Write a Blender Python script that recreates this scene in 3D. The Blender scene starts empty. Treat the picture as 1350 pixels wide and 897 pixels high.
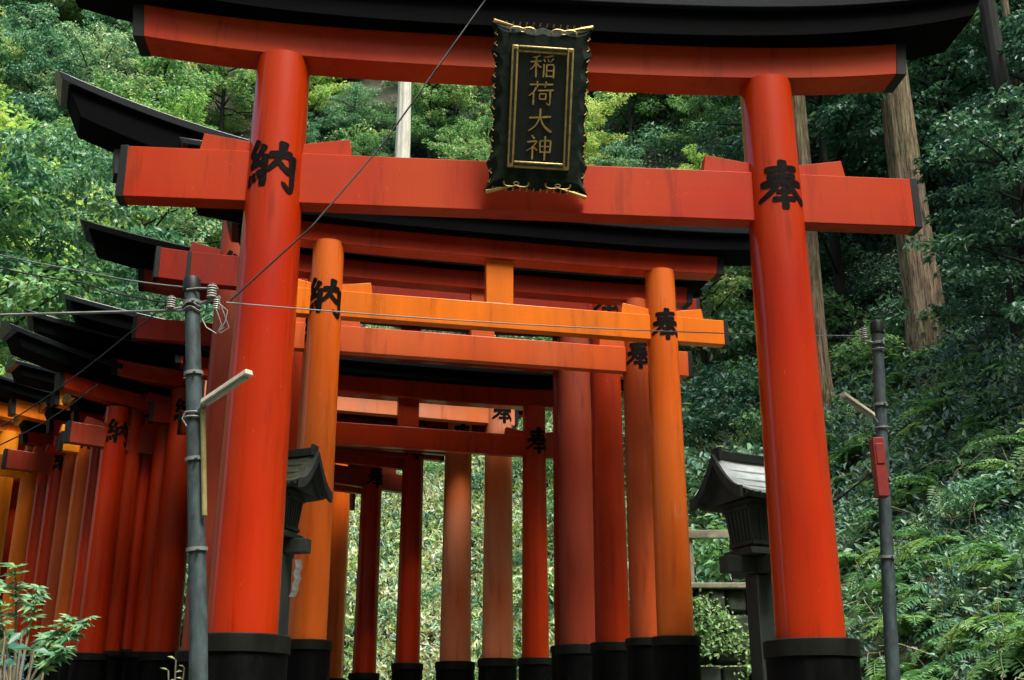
import bpy, bmesh, math, random
import numpy as np
from mathutils import Vector, Matrix

random.seed(7)
rng = np.random.default_rng(7)
scn = bpy.context.scene
COL = scn.collection
R = math.radians

# ------------------------------------------------------------------ camera
FPX, CX, CY = 1523.0, 675.0, 448.5
PITCH = R(19.15)
EYE = Vector((0.0, 0.0, 1.6))
cp, sp = math.cos(PITCH), math.sin(PITCH)


def ray(px, py):
    a, b = (px - CX) / FPX, (CY - py) / FPX
    return Vector((a, cp - b * sp, sp + b * cp))


def at(px, py, Y):
    d = ray(px, py)
    return EYE + d * (Y / d.y)


cam_d = bpy.data.cameras.new('camera')
cam_d.sensor_width = 36.0
cam_d.lens = 36.0 * FPX / 1350.0
cam_d.clip_start, cam_d.clip_end = 0.05, 2000
cam = bpy.data.objects.new('camera', cam_d)
COL.objects.link(cam)
cam.location = EYE
cam.rotation_euler = (R(90) + PITCH, 0, 0)
scn.camera = cam

# ------------------------------------------------------------------ world, sun
SUN_EL, SUN_AZ = R(63), R(148)          # azimuth clockwise from +Y
world = bpy.data.worlds.new('World')
scn.world = world
world.use_nodes = True
wn = world.node_tree
bg = wn.nodes['Background']
sky = wn.nodes.new('ShaderNodeTexSky')
sky.sky_type = 'NISHITA'
sky.sun_disc = False
sky.sun_elevation = SUN_EL
sky.sun_rotation = SUN_AZ
sky.air_density = 1.0
sky.dust_density = 6.0
sky.ozone_density = 1.0
wn.links.new(sky.outputs[0], bg.inputs[0])
bg.inputs[1].default_value = 0.13
sun_d = bpy.data.lights.new('sun', 'SUN')
sun_d.energy = 2.6
sun_d.angle = R(18)
sun_d.color = (1.0, 0.96, 0.90)
sun = bpy.data.objects.new('sun', sun_d)
COL.objects.link(sun)
sdir = Vector((math.sin(SUN_AZ) * math.cos(SUN_EL), math.cos(SUN_AZ) * math.cos(SUN_EL), math.sin(SUN_EL)))
sun.rotation_euler = sdir.to_track_quat('Z', 'Y').to_euler()
sun.location = sdir * 40
vs = scn.view_settings
vs.view_transform = 'Standard'
vs.look = 'None'
vs.gamma = 1.0
vs.use_curve_mapping = False
vs.exposure = 1.15
scn.cycles.max_bounces = 6
scn.cycles.transparent_max_bounces = 4

# ------------------------------------------------------------------ materials


def new_mat(name):
    m = bpy.data.materials.new(name)
    m.use_nodes = True
    nt = m.node_tree
    return m, nt, nt.nodes['Principled BSDF']


def N(nt, t, **kw):
    n = nt.nodes.new(t)
    for k, v in kw.items():
        setattr(n, k, v)
    return n


def ramp(nt, fac, stops):
    r = N(nt, 'ShaderNodeValToRGB')
    el = r.color_ramp.elements
    while len(el) > 1:
        el.remove(el[-1])
    el[0].position, el[0].color = stops[0][0], (*stops[0][1], 1)
    for p, c in stops[1:]:
        e = el.new(p)
        e.color = (*c, 1)
    nt.links.new(fac, r.inputs[0])
    return r


def noise(nt, scale, detail=4, rough=.55, stretch=None, coord='Object'):
    tc = N(nt, 'ShaderNodeTexCoord')
    mp = N(nt, 'ShaderNodeMapping')
    if stretch:
        mp.inputs['Scale'].default_value = stretch
    n = N(nt, 'ShaderNodeTexNoise')
    n.inputs['Scale'].default_value = scale
    n.inputs['Detail'].default_value = detail
    n.inputs['Roughness'].default_value = rough
    nt.links.new(tc.outputs[coord], mp.inputs[0])
    nt.links.new(mp.outputs[0], n.inputs['Vector'])
    return n


def bump(nt, src, bsdf, strength=.2, dist=.01):
    b = N(nt, 'ShaderNodeBump')
    b.inputs['Strength'].default_value = strength
    b.inputs['Distance'].default_value = dist
    nt.links.new(src, b.inputs['Height'])
    nt.links.new(b.outputs[0], bsdf.inputs['Normal'])


def paint(name, c, rough=.36, worn=.10, coat=.25, streak=(1, 1, .12), pale=None, pale_amt=.0, cior=1.5):
    """lacquered timber: brushed variation, thin runs, a few chips"""
    m, nt, b = new_mat(name)
    c = Vector(c)
    n1 = noise(nt, 3.0, 6, .6, streak)
    r1 = ramp(nt, n1.outputs[0], [(.3, c * .78), (.55, c), (.75, tuple(min(1, v * 1.18 + .006) for v in c))])
    n2 = noise(nt, 26, 5, .7, (1, 1, .25))
    r2 = ramp(nt, n2.outputs[0], [(.70 - worn * .25, (0, 0, 0)), (.80 - worn * .25, (1, 1, 1))])
    mx = N(nt, 'ShaderNodeMixRGB', blend_type='MIX')
    nt.links.new(r1.outputs[0], mx.inputs[1])
    mx.inputs[2].default_value = (*(c * .55 + Vector((.02, .012, .008))), 1)
    mul = N(nt, 'ShaderNodeMath', operation='MULTIPLY')
    mul.inputs[1].default_value = .5
    nt.links.new(r2.outputs[0], mul.inputs[0])
    nt.links.new(mul.outputs[0], mx.inputs[0])
    last = mx.outputs[0]
    if pale is not None:
        n3 = noise(nt, .9, 3, .5, (1, 1, .5))
        r3 = ramp(nt, n3.outputs[0], [(.35, (0, 0, 0)), (.65, (pale_amt,) * 3)])
        m3 = N(nt, 'ShaderNodeMixRGB')
        nt.links.new(r3.outputs[0], m3.inputs[0])
        nt.links.new(last, m3.inputs[1])
        m3.inputs[2].default_value = (*pale, 1)
        last = m3.outputs[0]
    # dark runs and smudges that follow the grain
    n4 = noise(nt, 7.0, 6, .7, (1, 1, .10))
    r4 = ramp(nt, n4.outputs[0], [(.36, (.62, .58, .55)), (.46, (1, 1, 1))])
    m4 = N(nt, 'ShaderNodeMixRGB', blend_type='MULTIPLY')
    m4.inputs[0].default_value = .75
    nt.links.new(last, m4.inputs[1])
    nt.links.new(r4.outputs[0], m4.inputs[2])
    # pin-head chips down to pale primer
    n5 = noise(nt, 60, 3, .5, (1, 1, .5))
    r5 = ramp(nt, n5.outputs[0], [(.735 - worn * .05, (0, 0, 0)), (.75 - worn * .05, (1, 1, 1))])
    m5 = N(nt, 'ShaderNodeMixRGB')
    nt.links.new(r5.outputs[0], m5.inputs[0])
    nt.links.new(m4.outputs[0], m5.inputs[1])
    m5.inputs[2].default_value = (min(.6, c[0] * 1.15), c[1] * 1.5 + .06, c[2] + .04, 1)
    nt.links.new(m5.outputs[0], b.inputs['Base Color'])
    rr = ramp(nt, n1.outputs[0], [(.3, (rough + .10,) * 3), (.7, (rough - .06,) * 3)])
    nt.links.new(rr.outputs[0], b.inputs['Roughness'])
    b.inputs['Specular IOR Level'].default_value = .16
    b.inputs['Coat Weight'].default_value = coat
    b.inputs['Coat Roughness'].default_value = .13
    b.inputs['Coat IOR'].default_value = cior
    nb = noise(nt, 40, 3, .6, (1, 1, .06))
    bump(nt, nb.outputs[0], b, .22, .004)
    return m


def plain(name, c, rough=.6, var=.25, scale=8, metallic=0, stretch=None, bmp=.15, coat=0, spec=.4):
    m, nt, b = new_mat(name)
    c = Vector(c)
    n = noise(nt, scale, 6, .65, stretch)
    r = ramp(nt, n.outputs[0], [(.3, c * (1 - var)), (.5, c), (.72, c * (1 + var))])
    nt.links.new(r.outputs[0], b.inputs['Base Color'])
    b.inputs['Roughness'].default_value = rough
    b.inputs['Metallic'].default_value = metallic
    b.inputs['Specular IOR Level'].default_value = spec
    b.inputs['Coat Weight'].default_value = coat
    if bmp:
        bump(nt, n.outputs[0], b, bmp, .01)
    return m


def leafmat(name, stops, rough=.38, spec=.5, trans=.35, warm=(1.25, 1.15, .5), gain=3.0):
    """leaf: colour by leaf and by patch of the crown, gloss, some light through"""
    m, nt, b = new_mat(name)
    geo = N(nt, 'ShaderNodeNewGeometry')
    oi = N(nt, 'ShaderNodeObjectInfo')
    n = noise(nt, .55, 3, .6)
    a1 = N(nt, 'ShaderNodeMath', operation='MULTIPLY_ADD')
    nt.links.new(geo.outputs['Random Per Island'], a1.inputs[0])
    a1.inputs[1].default_value = .45
    nt.links.new(n.outputs[0], a1.inputs[2])
    a2 = N(nt, 'ShaderNodeMath', operation='MULTIPLY_ADD')
    nt.links.new(oi.outputs['Random'], a2.inputs[0])
    a2.inputs[1].default_value = .30
    nt.links.new(a1.outputs[0], a2.inputs[2])
    a3 = N(nt, 'ShaderNodeMath', operation='MULTIPLY_ADD')
    a3.inputs[1].default_value = 1.1
    a3.inputs[2].default_value = -.38
    nt.links.new(a2.outputs[0], a3.inputs[0])
    stops = [(p_, tuple(min(.6, v * gain) for v in c_)) for p_, c_ in stops]
    r = ramp(nt, a3.outputs[0], stops)
    nt.links.new(r.outputs[0], b.inputs['Base Color'])
    b.inputs['Roughness'].default_value = rough
    b.inputs['Specular IOR Level'].default_value = spec
    tr = N(nt, 'ShaderNodeBsdfTranslucent')
    mt = N(nt, 'ShaderNodeMixRGB', blend_type='MULTIPLY')
    mt.inputs[0].default_value = 1
    nt.links.new(r.outputs[0], mt.inputs[1])
    mt.inputs[2].default_value = (*warm, 1)
    nt.links.new(mt.outputs[0], tr.inputs[0])
    mix = N(nt, 'ShaderNodeMixShader')
    mix.inputs[0].default_value = trans
    nt.links.new(b.outputs[0], mix.inputs[1])
    nt.links.new(tr.outputs[0], mix.inputs[2])
    nt.links.new(mix.outputs[0], nt.nodes['Material Output'].inputs[0])
    return m


M = {}
M['red'] = paint('vermilion_lacquer', (.36, .0150, .0002), .34, .12, .6, pale=(.41, .036, .001), pale_amt=.8, cior=1.5)
M['orange'] = paint('orange_lacquer', (.66, .150, .007), .36, .12, .25)
M['orangecol'] = paint('red_orange_lacquer', (.60, .098, .005), .34, .15, .5, pale=(.64, .17, .03), pale_amt=.6)  # pale blend stands in for pinkish sky sheen on the columns
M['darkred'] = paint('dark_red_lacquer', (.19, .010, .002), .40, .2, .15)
M['rust'] = paint('faded_rust_lacquer', (.40, .058, .010), .42, .25, .15, pale=(.46, .11, .035), pale_amt=.6)
M['pink'] = paint('painted_sheen_lacquer', (.62, .15, .04), .40, .25, .2, pale=(.68, .34, .22), pale_amt=.8)  # sky sheen on the far gates, put into the colour as pale pink
M['amber'] = paint('painted_sunlight_amber', (.74, .23, .010), .4, .1, .2)  # sunlight on the far left gates, put into the colour
M['coral'] = paint('coral_lacquer', (.52, .078, .012), .40, .3, .2, pale=(.56, .14, .05), pale_amt=.5)
M['brownred'] = paint('brown_red_lacquer', (.215, .026, .010), .42, .3, .15, pale=(.28, .06, .03), pale_amt=.6)
M['redbeam'] = paint('vermilion_beam_paint', (.34, .0135, .0002), .48, .25, .05, streak=(.12, 1, 1), pale=(.40, .045, .001), pale_amt=.9)
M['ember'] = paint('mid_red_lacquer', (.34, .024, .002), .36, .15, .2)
M['black'] = plain('black_lacquer', (.0012, .0020, .0021), .75, .35, 5, stretch=(.3, 1, 1), bmp=.1, spec=.03)
M['blackcap'] = plain('black_end_paint', (.007, .010, .010), .5, .3, 8, spec=.2)
M['baseband'] = plain('stained_base_band', (.0075, .0085, .0065), .6, .6, 6, stretch=(1, 1, .3), spec=.1)
M['roof'] = plain('dark_roof_boards', (.010, .015, .018), .26, .35, 5, stretch=(.2, 1, 1), bmp=.15, spec=.5)
m, nt, b = new_mat('black_base_paint')
n1 = noise(nt, 5, 8, .7, (1, 1, .35))
r1 = ramp(nt, n1.outputs[0], [(.48, (.0014, .002, .002)), (.64, (.006, .007, .006)), (.78, (.030, .028, .023))])
nt.links.new(r1.outputs[0], b.inputs['Base Color'])
b.inputs['Roughness'].default_value = .6
b.inputs['Specular IOR Level'].default_value = .06
bump(nt, n1.outputs[0], b, .25, .01)
M['base'] = m
M['ink'] = plain('black_ink_paint', (.005, .004, .0035), .7, .7, 25, bmp=.2, spec=.05)
M['gold'] = plain('dull_gold_leaf', (.36, .26, .085), .42, .45, 30, .6, bmp=.2)
M['plaque'] = plain('black_plaque_lacquer', (.006, .010, .009), .28, .3, 12, coat=.4, bmp=.05)
M['bronze'] = plain('dark_carved_bronze', (.013, .022, .016), .75, .6, 14, .0, bmp=.3, spec=.08)
M['pole'] = plain('weathered_pole_steel', (.036, .058, .060), .6, .65, 17, stretch=(1, 1, .45), bmp=.4)
M['porcelain'] = plain('porcelain', (.33, .34, .30), .25, .1, 10, bmp=0)
M['tube'] = plain('lamp_housing_enamel', (.40, .39, .29), .5, .3, 14)
M['conduit'] = plain('yellowed_conduit', (.25, .23, .09), .5, .25, 12)
M['redbox'] = plain('red_enamel_box', (.20, .016, .012), .5, .25, 9)
M['wire'] = plain('black_cable', (.012, .013, .013), .5, .2, 10, bmp=0)
M['greywire'] = plain('grey_cable', (.16, .18, .17), .5, .2, 10, bmp=0)
M['lantwood'] = plain('dark_lantern_timber', (.018, .026, .022), .65, .4, 10, stretch=(1, 1, .2))
M['copper'] = plain('grey_green_roof_sheet', (.62, .70, .68), .35, .2, 7, .2)
M['moss_stone'] = plain('mossy_roof_sheet', (.038, .044, .024), .9, .6, 22)
M['paper'] = plain('white_paper', (.12, .13, .115), .8, .08, 10, bmp=0)
M['stone'] = plain('mossy_retaining_stone', (.028, .040, .026), .9, .6, 9, bmp=.8)
M['ledge'] = plain('pale_concrete_edge', (.19, .19, .125), .88, .5, 10, bmp=.4)
M['railwood'] = plain('weathered_rail_timber', (.17, .16, .11), .75, .35, 10, stretch=(.2, 1, 1))
M['bluet'] = plain('blue_plastic_sheet', (.03, .13, .30), .4, .25, 14)
M['path'] = plain('worn_stone_path', (.20, .19, .17), .8, .3, 3, bmp=.3)
M['palebark'] = plain('pale_bark', (.50, .50, .42), .8, .25, 9, stretch=(1, 1, .2), bmp=.4)
M['darkbark'] = plain('dark_bark', (.014, .017, .014), .95, .4, 12, stretch=(1, 1, .2), bmp=.5)

# cedar bark: fibrous vertical strips
m, nt, b = new_mat('cedar_bark')
n1 = noise(nt, 26, 8, .75, (1, 1, .06))
n2 = noise(nt, 1.6, 4, .6, (1, 1, .5))
r1 = ramp(nt, n1.outputs[0], [(.40, (.045, .030, .018)), (.49, (.20, .14, .085)), (.60, (.40, .31, .21))])
r2 = ramp(nt, n2.outputs[0], [(.4, (1, 1, 1)), (.68, (.55, .75, .42))])
mx = N(nt, 'ShaderNodeMixRGB', blend_type='MULTIPLY')
mx.inputs[0].default_value = 1
nt.links.new(r1.outputs[0], mx.inputs[1])
nt.links.new(r2.outputs[0], mx.inputs[2])
nt.links.new(mx.outputs[0], b.inputs['Base Color'])
b.inputs['Roughness'].default_value = .9
bump(nt, n1.outputs[0], b, 1.0, .05)
M['cedar'] = m

# forest floor
m, nt, b = new_mat('forest_floor')
n1 = noise(nt, 1.4, 8, .7)
r1 = ramp(nt, n1.outputs[0], [(.3, (.012, .016, .009)), (.5, (.035, .042, .020)), (.7, (.07, .062, .035))])
nt.links.new(r1.outputs[0], b.inputs['Base Color'])
b.inputs['Roughness'].default_value = .95
bump(nt, n1.outputs[0], b, .8, .15)
M['soil'] = m

M['leaf_teal'] = leafmat('cool_green_leaf', [(0, (.006, .024, .018)), (.35, (.017, .058, .040)), (.65, (.055, .125, .080)), (1, (.17, .25, .13))], .45, .40, .32, (1.2, 1.15, .7))
M['leaf_mid'] = leafmat('mid_green_leaf', [(0, (.009, .030, .017)), (.35, (.026, .074, .038)), (.65, (.075, .15, .070)), (1, (.22, .29, .12))], .45, .40, .35, (1.2, 1.15, .6))
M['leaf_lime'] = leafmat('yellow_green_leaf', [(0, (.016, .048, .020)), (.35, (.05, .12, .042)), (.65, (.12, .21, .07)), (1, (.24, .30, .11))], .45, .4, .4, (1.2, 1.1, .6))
M['leaf_dark'] = leafmat('dark_glossy_leaf', [(0, (.003, .011, .009)), (.4, (.008, .028, .021)), (.7, (.022, .054, .038)), (1, (.08, .13, .075))], .40, .45, .25, (1.1, 1.1, .7), gain=3.7)
M['fern'] = leafmat('fern_leaf', [(0, (.009, .036, .017)), (.35, (.024, .075, .030)), (.65, (.065, .14, .048)), (1, (.17, .24, .10))], .45, .4, .35, (1.2, 1.15, .65), gain=2.3)
M['litter'] = leafmat('pale_undergrowth', [(0, (.03, .065, .026)), (.3, (.085, .15, .055)), (.6, (.17, .25, .10)), (.85, (.28, .31, .17)), (1, (.30, .21, .12))], .5, .35, .35, (1.1, 1.1, .7), gain=3.1)
M['twig'] = plain('dry_twig', (.20, .175, .115), .85, .4, 14)

# ------------------------------------------------------------------ mesh helpers


class MB:
    def __init__(s):
        s.v, s.f, s.mi, s.mats = [], [], [], []
        s.cur = 0

    def mat(s, m):
        if m not in s.mats:
            s.mats.append(m)
        s.cur = s.mats.index(m)

    def add(s, vs, fs):
        o = len(s.v)
        s.v += [tuple(p) for p in vs]
        s.f += [tuple(i + o for i in f) for f in fs]
        s.mi += [s.cur] * len(fs)

    def box(s, c, d, rot=None):
        c = Vector(c)
        hx, hy, hz = d[0] / 2, d[1] / 2, d[2] / 2
        vs = [Vector((x, y, z)) for x in (-hx, hx) for y in (-hy, hy) for z in (-hz, hz)]
        if rot is not None:
            vs = [rot @ p for p in vs]
        s.add([c + p for p in vs], [(0, 1, 3, 2), (4, 6, 7, 5), (0, 4, 5, 1), (2, 3, 7, 6), (0, 2, 6, 4), (1, 5, 7, 3)])

    def tube(s, pts, radii, n=8, cap=True):
        pts = [Vector(p) for p in pts]
        if not hasattr(radii, '__len__'):
            radii = [radii] * len(pts)
        vs, fs = [], []
        up = Vector((0, 0, 1))
        prev = None
        for i, p in enumerate(pts):
            t = (pts[min(i + 1, len(pts) - 1)] - pts[max(i - 1, 0)]).normalized()
            if prev is None:
                a = up if abs(t.z) < .9 else Vector((1, 0, 0))
                u = t.cross(a).normalized()
            else:
                u = (prev - t * prev.dot(t)).normalized()
            prev = u
            w = t.cross(u)
            for k in range(n):
                an = 2 * math.pi * k / n
                vs.append(p + (u * math.cos(an) + w * math.sin(an)) * radii[i])
        for i in range(len(pts) - 1):
            for k in range(n):
                a, b2 = i * n + k, i * n + (k + 1) % n
                fs.append((a, b2, b2 + n, a + n))
        if cap:
            fs.append(tuple(range(n))[::-1])
            fs.append(tuple(range((len(pts) - 1) * n, len(pts) * n)))
        s.add(vs, fs)

    def lathe(s, prof, n=32, c=(0, 0, 0)):
        """prof: (r, z) bottom to top, closed with caps"""
        vs, fs = [], []
        for r, z in prof:
            for k in range(n):
                an = 2 * math.pi * k / n
                vs.append((c[0] + r * math.cos(an), c[1] + r * math.sin(an), c[2] + z))
        for i in range(len(prof) - 1):
            for k in range(n):
                a, b2 = i * n + k, i * n + (k + 1) % n
                fs.append((a, b2, b2 + n, a + n))
        fs.append(tuple(range(n))[::-1])
        fs.append(tuple(range((len(prof) - 1) * n, len(prof) * n)))
        s.add(vs, fs)

    def sweep(s, prof, half, rise, slant=0.0, n=32, zref=0.0):
        """closed (y,z) profile swept along X with upturned ends"""
        m_ = len(prof)
        vs, fs = [], []
        for i in range(n + 1):
            t = -1 + 2 * i / n
            dz = rise(t)
            for (y, z) in prof:
                vs.append((t * half * (1 + slant * (z - zref) / half), y, z + dz))
        for i in range(n):
            for k in range(m_):
                a, b2 = i * m_ + k, i * m_ + (k + 1) % m_
                fs.append((a, a + m_, b2 + m_, b2))
        fs.append(tuple(range(m_)))
        fs.append(tuple(range(n * m_, (n + 1) * m_))[::-1])
        s.add(vs, fs)

    def build(s, name, mat=None, parent=None, bevel=0, smooth=35, fix=True):
        me = bpy.data.meshes.new(name)
        me.from_pydata(s.v, [], s.f)
        mats = s.mats if s.mats else [mat]
        for m_ in mats:
            me.materials.append(m_)
        if s.mats:
            me.polygons.foreach_set('material_index', s.mi)
        if fix:
            bm = bmesh.new()
            bm.from_mesh(me)
            bmesh.ops.recalc_face_normals(bm, faces=bm.faces)
            bm.to_mesh(me)
            bm.free()
        if smooth:
            me.polygons.foreach_set('use_smooth', [True] * len(me.polygons))
            me.set_sharp_from_angle(angle=R(smooth))
        o = bpy.data.objects.new(name, me)
        COL.objects.link(o)
        if parent is not None:
            o.parent = parent
        if bevel:
            bv = o.modifiers.new('edge', 'BEVEL')
            bv.width = bevel
            bv.segments = 2
            bv.limit_method = 'ANGLE'
            bv.angle_limit = R(40)
        return o


def empty(name, loc=(0, 0, 0), rz=0.0):
    o = bpy.data.objects.new(name, None)
    COL.objects.link(o)
    o.location = loc
    o.rotation_euler = (0, 0, rz)
    o.empty_display_size = .2
    return o


def tag(o, label=None, cat=None, group=None, kind=None):
    if label:
        o['label'] = label
    if cat:
        o['category'] = cat
    if group:
        o['group'] = group
    if kind:
        o['kind'] = kind
    return o


def copy_tree(o, parent=None):
    c = o.copy()
    COL.objects.link(c)
    c.parent = parent
    for ch in list(o.children):
        copy_tree(ch, c)
    return c


def npmesh(name, V, F, mats, smooth=False):
    """V (n,3); F (m,k) constant k"""
    me = bpy.data.meshes.new(name)
    V = np.asarray(V, np.float32)
    F = np.asarray(F, np.int32)
    k = F.shape[1]
    me.vertices.add(len(V))
    me.vertices.foreach_set('co', V.ravel())
    me.loops.add(F.size)
    me.loops.foreach_set('vertex_index', F.ravel())
    me.polygons.add(len(F))
    me.polygons.foreach_set('loop_start', np.arange(0, F.size, k, dtype=np.int32))
    me.polygons.foreach_set('loop_total', np.full(len(F), k, np.int32))
    me.update(calc_edges=True)
    for m_ in mats:
        me.materials.append(m_)
    if smooth:
        me.polygons.foreach_set('use_smooth', np.ones(len(F), bool))
    return me


def nobj(name, me, parent=None):
    o = bpy.data.objects.new(name, me)
    COL.objects.link(o)
    if parent is not None:
        o.parent = parent
    return o


# ------------------------------------------------------------------ terrain
PATH = [(.15, -6), (.15, 0), (.1, 7.7), (-.15, 10), (-.35, 12.2), (-.9, 14.3), (-2.9, 16.2), (-5.4, 17.4), (-10, 18.8), (-22, 21), (-60, 27)]
PY = [-10, 3.4, 6.5, 10, 14, 20, 60]
PZ = [0, 0, 1.3, 1.5, 1.85, 2.0, 2.4]


def path_dist(x, y):
    """unsigned distance and side (+ right / beyond)"""
    x = np.asarray(x, float)
    y = np.asarray(y, float)
    best = np.full(x.shape, 1e9)
    side = np.zeros(x.shape)
    for (x0, y0), (x1, y1) in zip(PATH[:-1], PATH[1:]):
        dx, dy = x1 - x0, y1 - y0
        t = np.clip(((x - x0) * dx + (y - y0) * dy) / (dx * dx + dy * dy), 0, 1)
        d = np.hypot(x - x0 - t * dx, y - y0 - t * dy)
        s_ = -np.sign(dx * (y - y0) - dy * (x - x0))
        u = d < best
        best = np.where(u, d, best)
        side = np.where(u, s_, side)
    return best, side


def terrain(x, y):
    x = np.asarray(x, float)
    y = np.asarray(y, float)
    d, s_ = path_dist(x, y)
    zp = np.interp(y, PY, PZ)
    bank_start = np.interp(y, [0, 9, 13, 17], [3.6, 3.6, 3.4, 3.0])
    e = np.maximum(0, d - bank_start)
    right = np.where(e < 1.2, e * e / 2.4 * .86, (e - .6) * .86)
    right = right + np.maximum(0, e - 8) * .32 + np.maximum(0, e - 16) * .25
    right = np.minimum(right, 60 + (right - 60) * .2)
    e2 = np.maximum(0, d - 5.5)
    left = e2 * .22
    wv = np.clip((8.5 - y) / 4, 0, 1)  # unseen left bank raised near the camera to narrow sky light and reflections
    left = left * (1 - wv) + right * wv
    h = np.where(s_ > 0, right, left)
    bumps = (np.sin(x * .9 + 1.3) * np.cos(y * .7 + .4) * .22 + np.sin(x * 2.1 + y * 1.7) * .09) * np.clip(h / 1.5, 0, 1)
    far = np.clip((np.hypot(x, y) - 90) / 60, 0, 1)
    return zp + (h + bumps) * (1 - far * .3)


def tz(x, y):
    return float(terrain(x, y))


def hit(px, py, y0=5.0, y1=90.0):
    d = ray(px, py)
    d = d / d.y
    ys = np.linspace(y0, y1, 700)
    zs = EYE.z + d.z * ys
    g = terrain(d.x * ys, ys)
    below = np.where(zs < g)[0]
    if len(below) == 0:
        return None
    Y = ys[below[0]]
    return Vector((d.x * Y, Y, tz(d.x * Y, Y)))


def axis(a, b, fine, c0, c1):
    near = np.arange(c0, c1 + .01, fine)
    lo = c0 - np.cumsum(np.geomspace(fine, 25, 24))
    hi = c1 + np.cumsum(np.geomspace(fine, 25, 24))
    return np.concatenate([lo[::-1], near, hi])


gx, gy = axis(0, 0, .5, -26, 24), axis(0, 0, .5, 0, 48)
GX, GY = np.meshgrid(gx, gy)
GZ = terrain(GX, GY)
V = np.stack([GX.ravel(), GY.ravel(), GZ.ravel()], 1)
nx, ny = len(gx), len(gy)
I, J = np.meshgrid(np.arange(nx - 1), np.arange(ny - 1))
a = (J * nx + I).ravel()
F = np.stack([a, a + 1, a + nx + 1, a + nx], 1)
tag(nobj('terrain', npmesh('terrain', V, F, [M['soil']], True)), kind='structure')

# the paved path as a sheet just above the ground
pts = []
for (x0, y0), (x1, y1) in zip(PATH[:-2], PATH[1:-1]):
    for t in np.linspace(0, 1, 12)[:-1]:
        pts.append((x0 + (x1 - x0) * t, y0 + (y1 - y0) * t))
vs_, fs_ = [], []
for i, p in enumerate(pts):
    q0, q1 = pts[max(i - 1, 0)], pts[min(i + 1, len(pts) - 1)]
    t = Vector((q1[0] - q0[0], q1[1] - q0[1])).normalized()
    nrm = Vector((t.y, -t.x))
    for w in (-1.35, -.45, .45, 1.35):
        x, y = p[0] + nrm.x * w, p[1] + nrm.y * w
        vs_.append((x, y, tz(x, y) + .03))
for i in range(len(pts) - 1):
    for k in range(3):
        a = i * 4 + k
        fs_.append((a, a + 1, a + 5, a + 4))
b_ = MB()
b_.add(vs_, fs_)
tag(b_.build('path', M['path'], smooth=60), kind='structure')

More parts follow.
